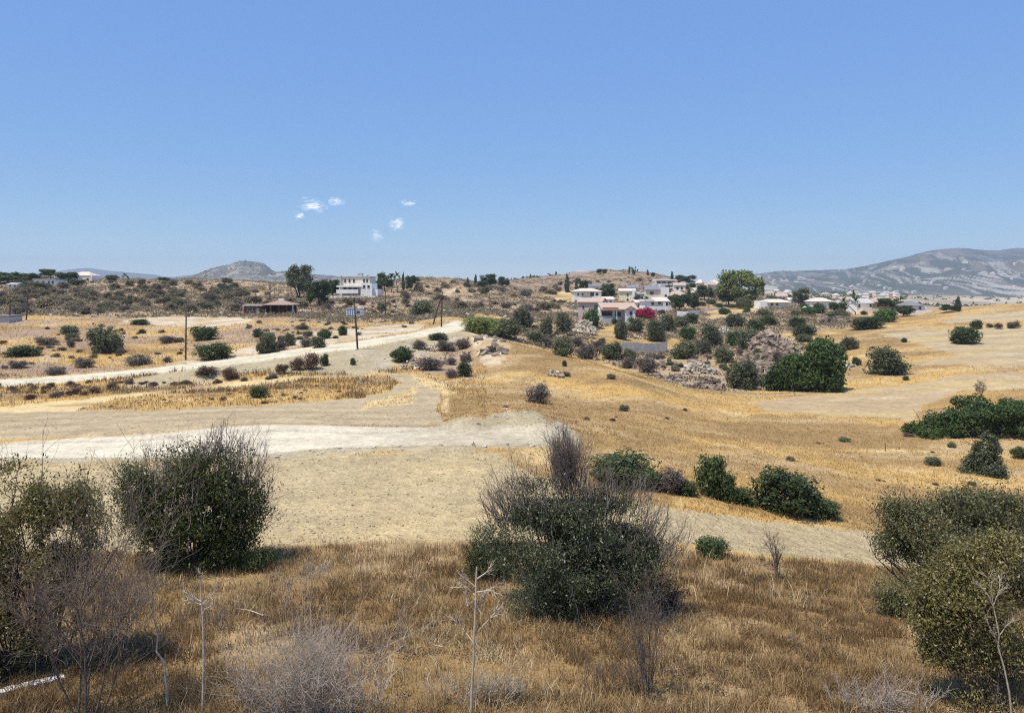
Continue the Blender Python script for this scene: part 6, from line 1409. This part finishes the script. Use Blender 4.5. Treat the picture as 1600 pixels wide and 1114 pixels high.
pw = nt.nodes.new('ShaderNodeMath'); pw.operation = 'POWER'; pw.inputs[1].default_value = .16
mu = nt.nodes.new('ShaderNodeMath'); mu.operation = 'MULTIPLY'; mu.inputs[1].default_value = 3.6
sa = nt.nodes.new('ShaderNodeMath'); sa.operation = 'MULTIPLY'; sa.inputs[1].default_value = 1.04
nt.links.new(sky.outputs[0], sep.inputs[0]); nt.links.new(sep.outputs[2], pw.inputs[0]); nt.links.new(pw.outputs[0], mu.inputs[0]); nt.links.new(sep.outputs[1], sa.inputs[0])
nt.links.new(sep.outputs[0], com.inputs[0]); nt.links.new(sa.outputs[0], com.inputs[1]); nt.links.new(mu.outputs[0], com.inputs[2]); nt.links.new(com.outputs[0], bg.inputs[0])
try: w.cycles.sampling_method = 'MANUAL'; w.cycles.sample_map_resolution = 512
except Exception: pass

hm = bpy.data.materials.new('haze'); hm.use_nodes = True; nt = hm.node_tree
for n in list(nt.nodes):
    if n.type == 'BSDF_PRINCIPLED': nt.nodes.remove(n)
pv = nt.nodes.new('ShaderNodeVolumePrincipled'); pv.inputs['Color'].default_value = (.46, .585, .81, 1); pv.inputs['Density'].default_value = .000125; pv.inputs['Anisotropy'].default_value = .0
nt.links.new(pv.outputs[0], nt.nodes['Material Output'].inputs['Volume'])
a, b_, lo, hi = 8500, 8200, -62, 330
v = [(x, y, z) for z in (lo, hi) for x, y in ((-a, -1000), (a, -1000), (a, b_), (-a, b_))]
tag(obj('haze', make_mesh('haze', np.array(v), np.array([[3, 2, 1, 0], [4, 5, 6, 7], [0, 1, 5, 4], [1, 2, 6, 5], [2, 3, 7, 6], [3, 0, 4, 7]]), hm, False)), kind='stuff')

# small fair-weather clouds, beyond the haze
cm = bpy.data.materials.new('cloud'); cm.use_nodes = True; nt = cm.node_tree
for n in list(nt.nodes):
    if n.type == 'BSDF_PRINCIPLED': nt.nodes.remove(n)
df = nt.nodes.new('ShaderNodeBsdfDiffuse'); df.inputs['Color'].default_value = (.95, .95, .97, 1)
tl = nt.nodes.new('ShaderNodeBsdfTranslucent'); tl.inputs['Color'].default_value = (.95, .95, .97, 1)
tp = nt.nodes.new('ShaderNodeBsdfTransparent'); mA = nt.nodes.new('ShaderNodeAddShader'); mB = nt.nodes.new('ShaderNodeMixShader')
nt.links.new(df.outputs[0], mA.inputs[0]); nt.links.new(tl.outputs[0], mA.inputs[1]); nt.links.new(tp.outputs[0], mB.inputs[1]); nt.links.new(mA.outputs[0], mB.inputs[2])
# droplets scatter the sun evenly through the puff: both faces answer to light from above
for node_, sg in ((df, 1), (tl, -1)):
    up = nt.nodes.new('ShaderNodeCombineXYZ'); up.inputs[0].default_value = -.3 * sg; up.inputs[1].default_value = -.25 * sg; up.inputs[2].default_value = .92 * sg; nt.links.new(up.outputs[0], node_.inputs['Normal'])
lw = nt.nodes.new('ShaderNodeLayerWeight'); lw.inputs['Blend'].default_value = .5
geo = nt.nodes.new('ShaderNodeNewGeometry'); nz = nt.nodes.new('ShaderNodeTexNoise'); nz.inputs['Scale'].default_value = .013; nz.inputs['Detail'].default_value = 4
nt.links.new(geo.outputs['Position'], nz.inputs['Vector'])
m1 = nt.nodes.new('ShaderNodeMapRange'); m1.inputs[1].default_value = .34; m1.inputs[2].default_value = .72; nt.links.new(nz.outputs[0], m1.inputs[0])
m2 = nt.nodes.new('ShaderNodeMapRange'); m2.inputs[1].default_value = .0; m2.inputs[2].default_value = .62; m2.inputs[3].default_value = .115; m2.inputs[4].default_value = 0; nt.links.new(lw.outputs['Facing'], m2.inputs[0])
m3 = nt.nodes.new('ShaderNodeMath'); m3.operation = 'MULTIPLY'; nt.links.new(m1.outputs[0], m3.inputs[0]); nt.links.new(m2.outputs[0], m3.inputs[1]); nt.links.new(m3.outputs[0], mB.inputs[0])
nt.links.new(mB.outputs[0], nt.nodes['Material Output'].inputs['Surface'])
CY = 9800
for px, py, rx, ry, lab in [(490, 320, 25, 15, 'brightest small white cloud, upper left of the four'), (467, 337, 12, 8, 'tiny cloud scrap below left of the upper left cloud'), (526, 315, 18, 9, 'faint wisp of cloud right of the upper left cloud'),
                            (638, 317, 14, 8, 'small white cloud highest on the right'), (619, 350, 17, 17, 'soft puffy cloud below the highest right one'), (589, 367, 13, 11, 'lowest small cloud, left of the puffy one')]:
    n = 14; vs = [(0, 0, 1)] + [(math.sin(math.pi * i / 8) * math.cos(6.283 * j / n), math.sin(math.pi * i / 8) * math.sin(6.283 * j / n), math.cos(math.pi * i / 8)) for i in range(1, 8) for j in range(n)] + [(0, 0, -1)]
    f3 = [[0, 1 + j, 1 + (j + 1) % n] for j in range(n)] + [[len(vs) - 1, 1 + 6 * n + (j + 1) % n, 1 + 6 * n + j] for j in range(n)]
    f4 = [[1 + i * n + j, 1 + (i + 1) * n + j, 1 + (i + 1) * n + (j + 1) % n, 1 + i * n + (j + 1) % n] for i in range(6) for j in range(n)]
    u = CY / F; vs = np.array(vs); crng = rs(px); V, A3, A4 = [], [], []
    for q in range(30):
        c_ = np.array([crng.normal() * .36, crng.normal() * .3, crng.normal() * .33]); c_ *= .9 if q else 0; k = crng.uniform(.12, .38)
        V.append(vs * np.array([k * 1.2, k, k]) + c_); A3.append(np.array(f3) + q * len(vs)); A4.append(np.array(f4) + q * len(vs))
    o = obj('cloud', make_mesh('cloud', np.concatenate(V), [np.concatenate(A3), np.concatenate(A4)], cm, True), None, ((px - CX) * u, CY, CAMZ - (py - HY) * u)); o.scale = (rx * u, rx * u * .8, ry * u)
    tag(o, lab, 'cloud', kind='thing')

cy = scene.cycles
cy.max_bounces = 5; cy.diffuse_bounces = 3; cy.glossy_bounces = 2; cy.transmission_bounces = 3; cy.volume_bounces = 1; cy.transparent_max_bounces = 96
cy.volume_step_rate = 4.0; cy.volume_max_steps = 64
cy.use_denoising = False; cy.pixel_filter_type = 'BLACKMAN_HARRIS'; cy.filter_width = 1.15
cy.use_adaptive_sampling = True; cy.adaptive_threshold = .02
scene.view_settings.view_transform = 'Standard'; scene.view_settings.look = 'None'; scene.view_settings.exposure = .2; scene.view_settings.gamma = 1
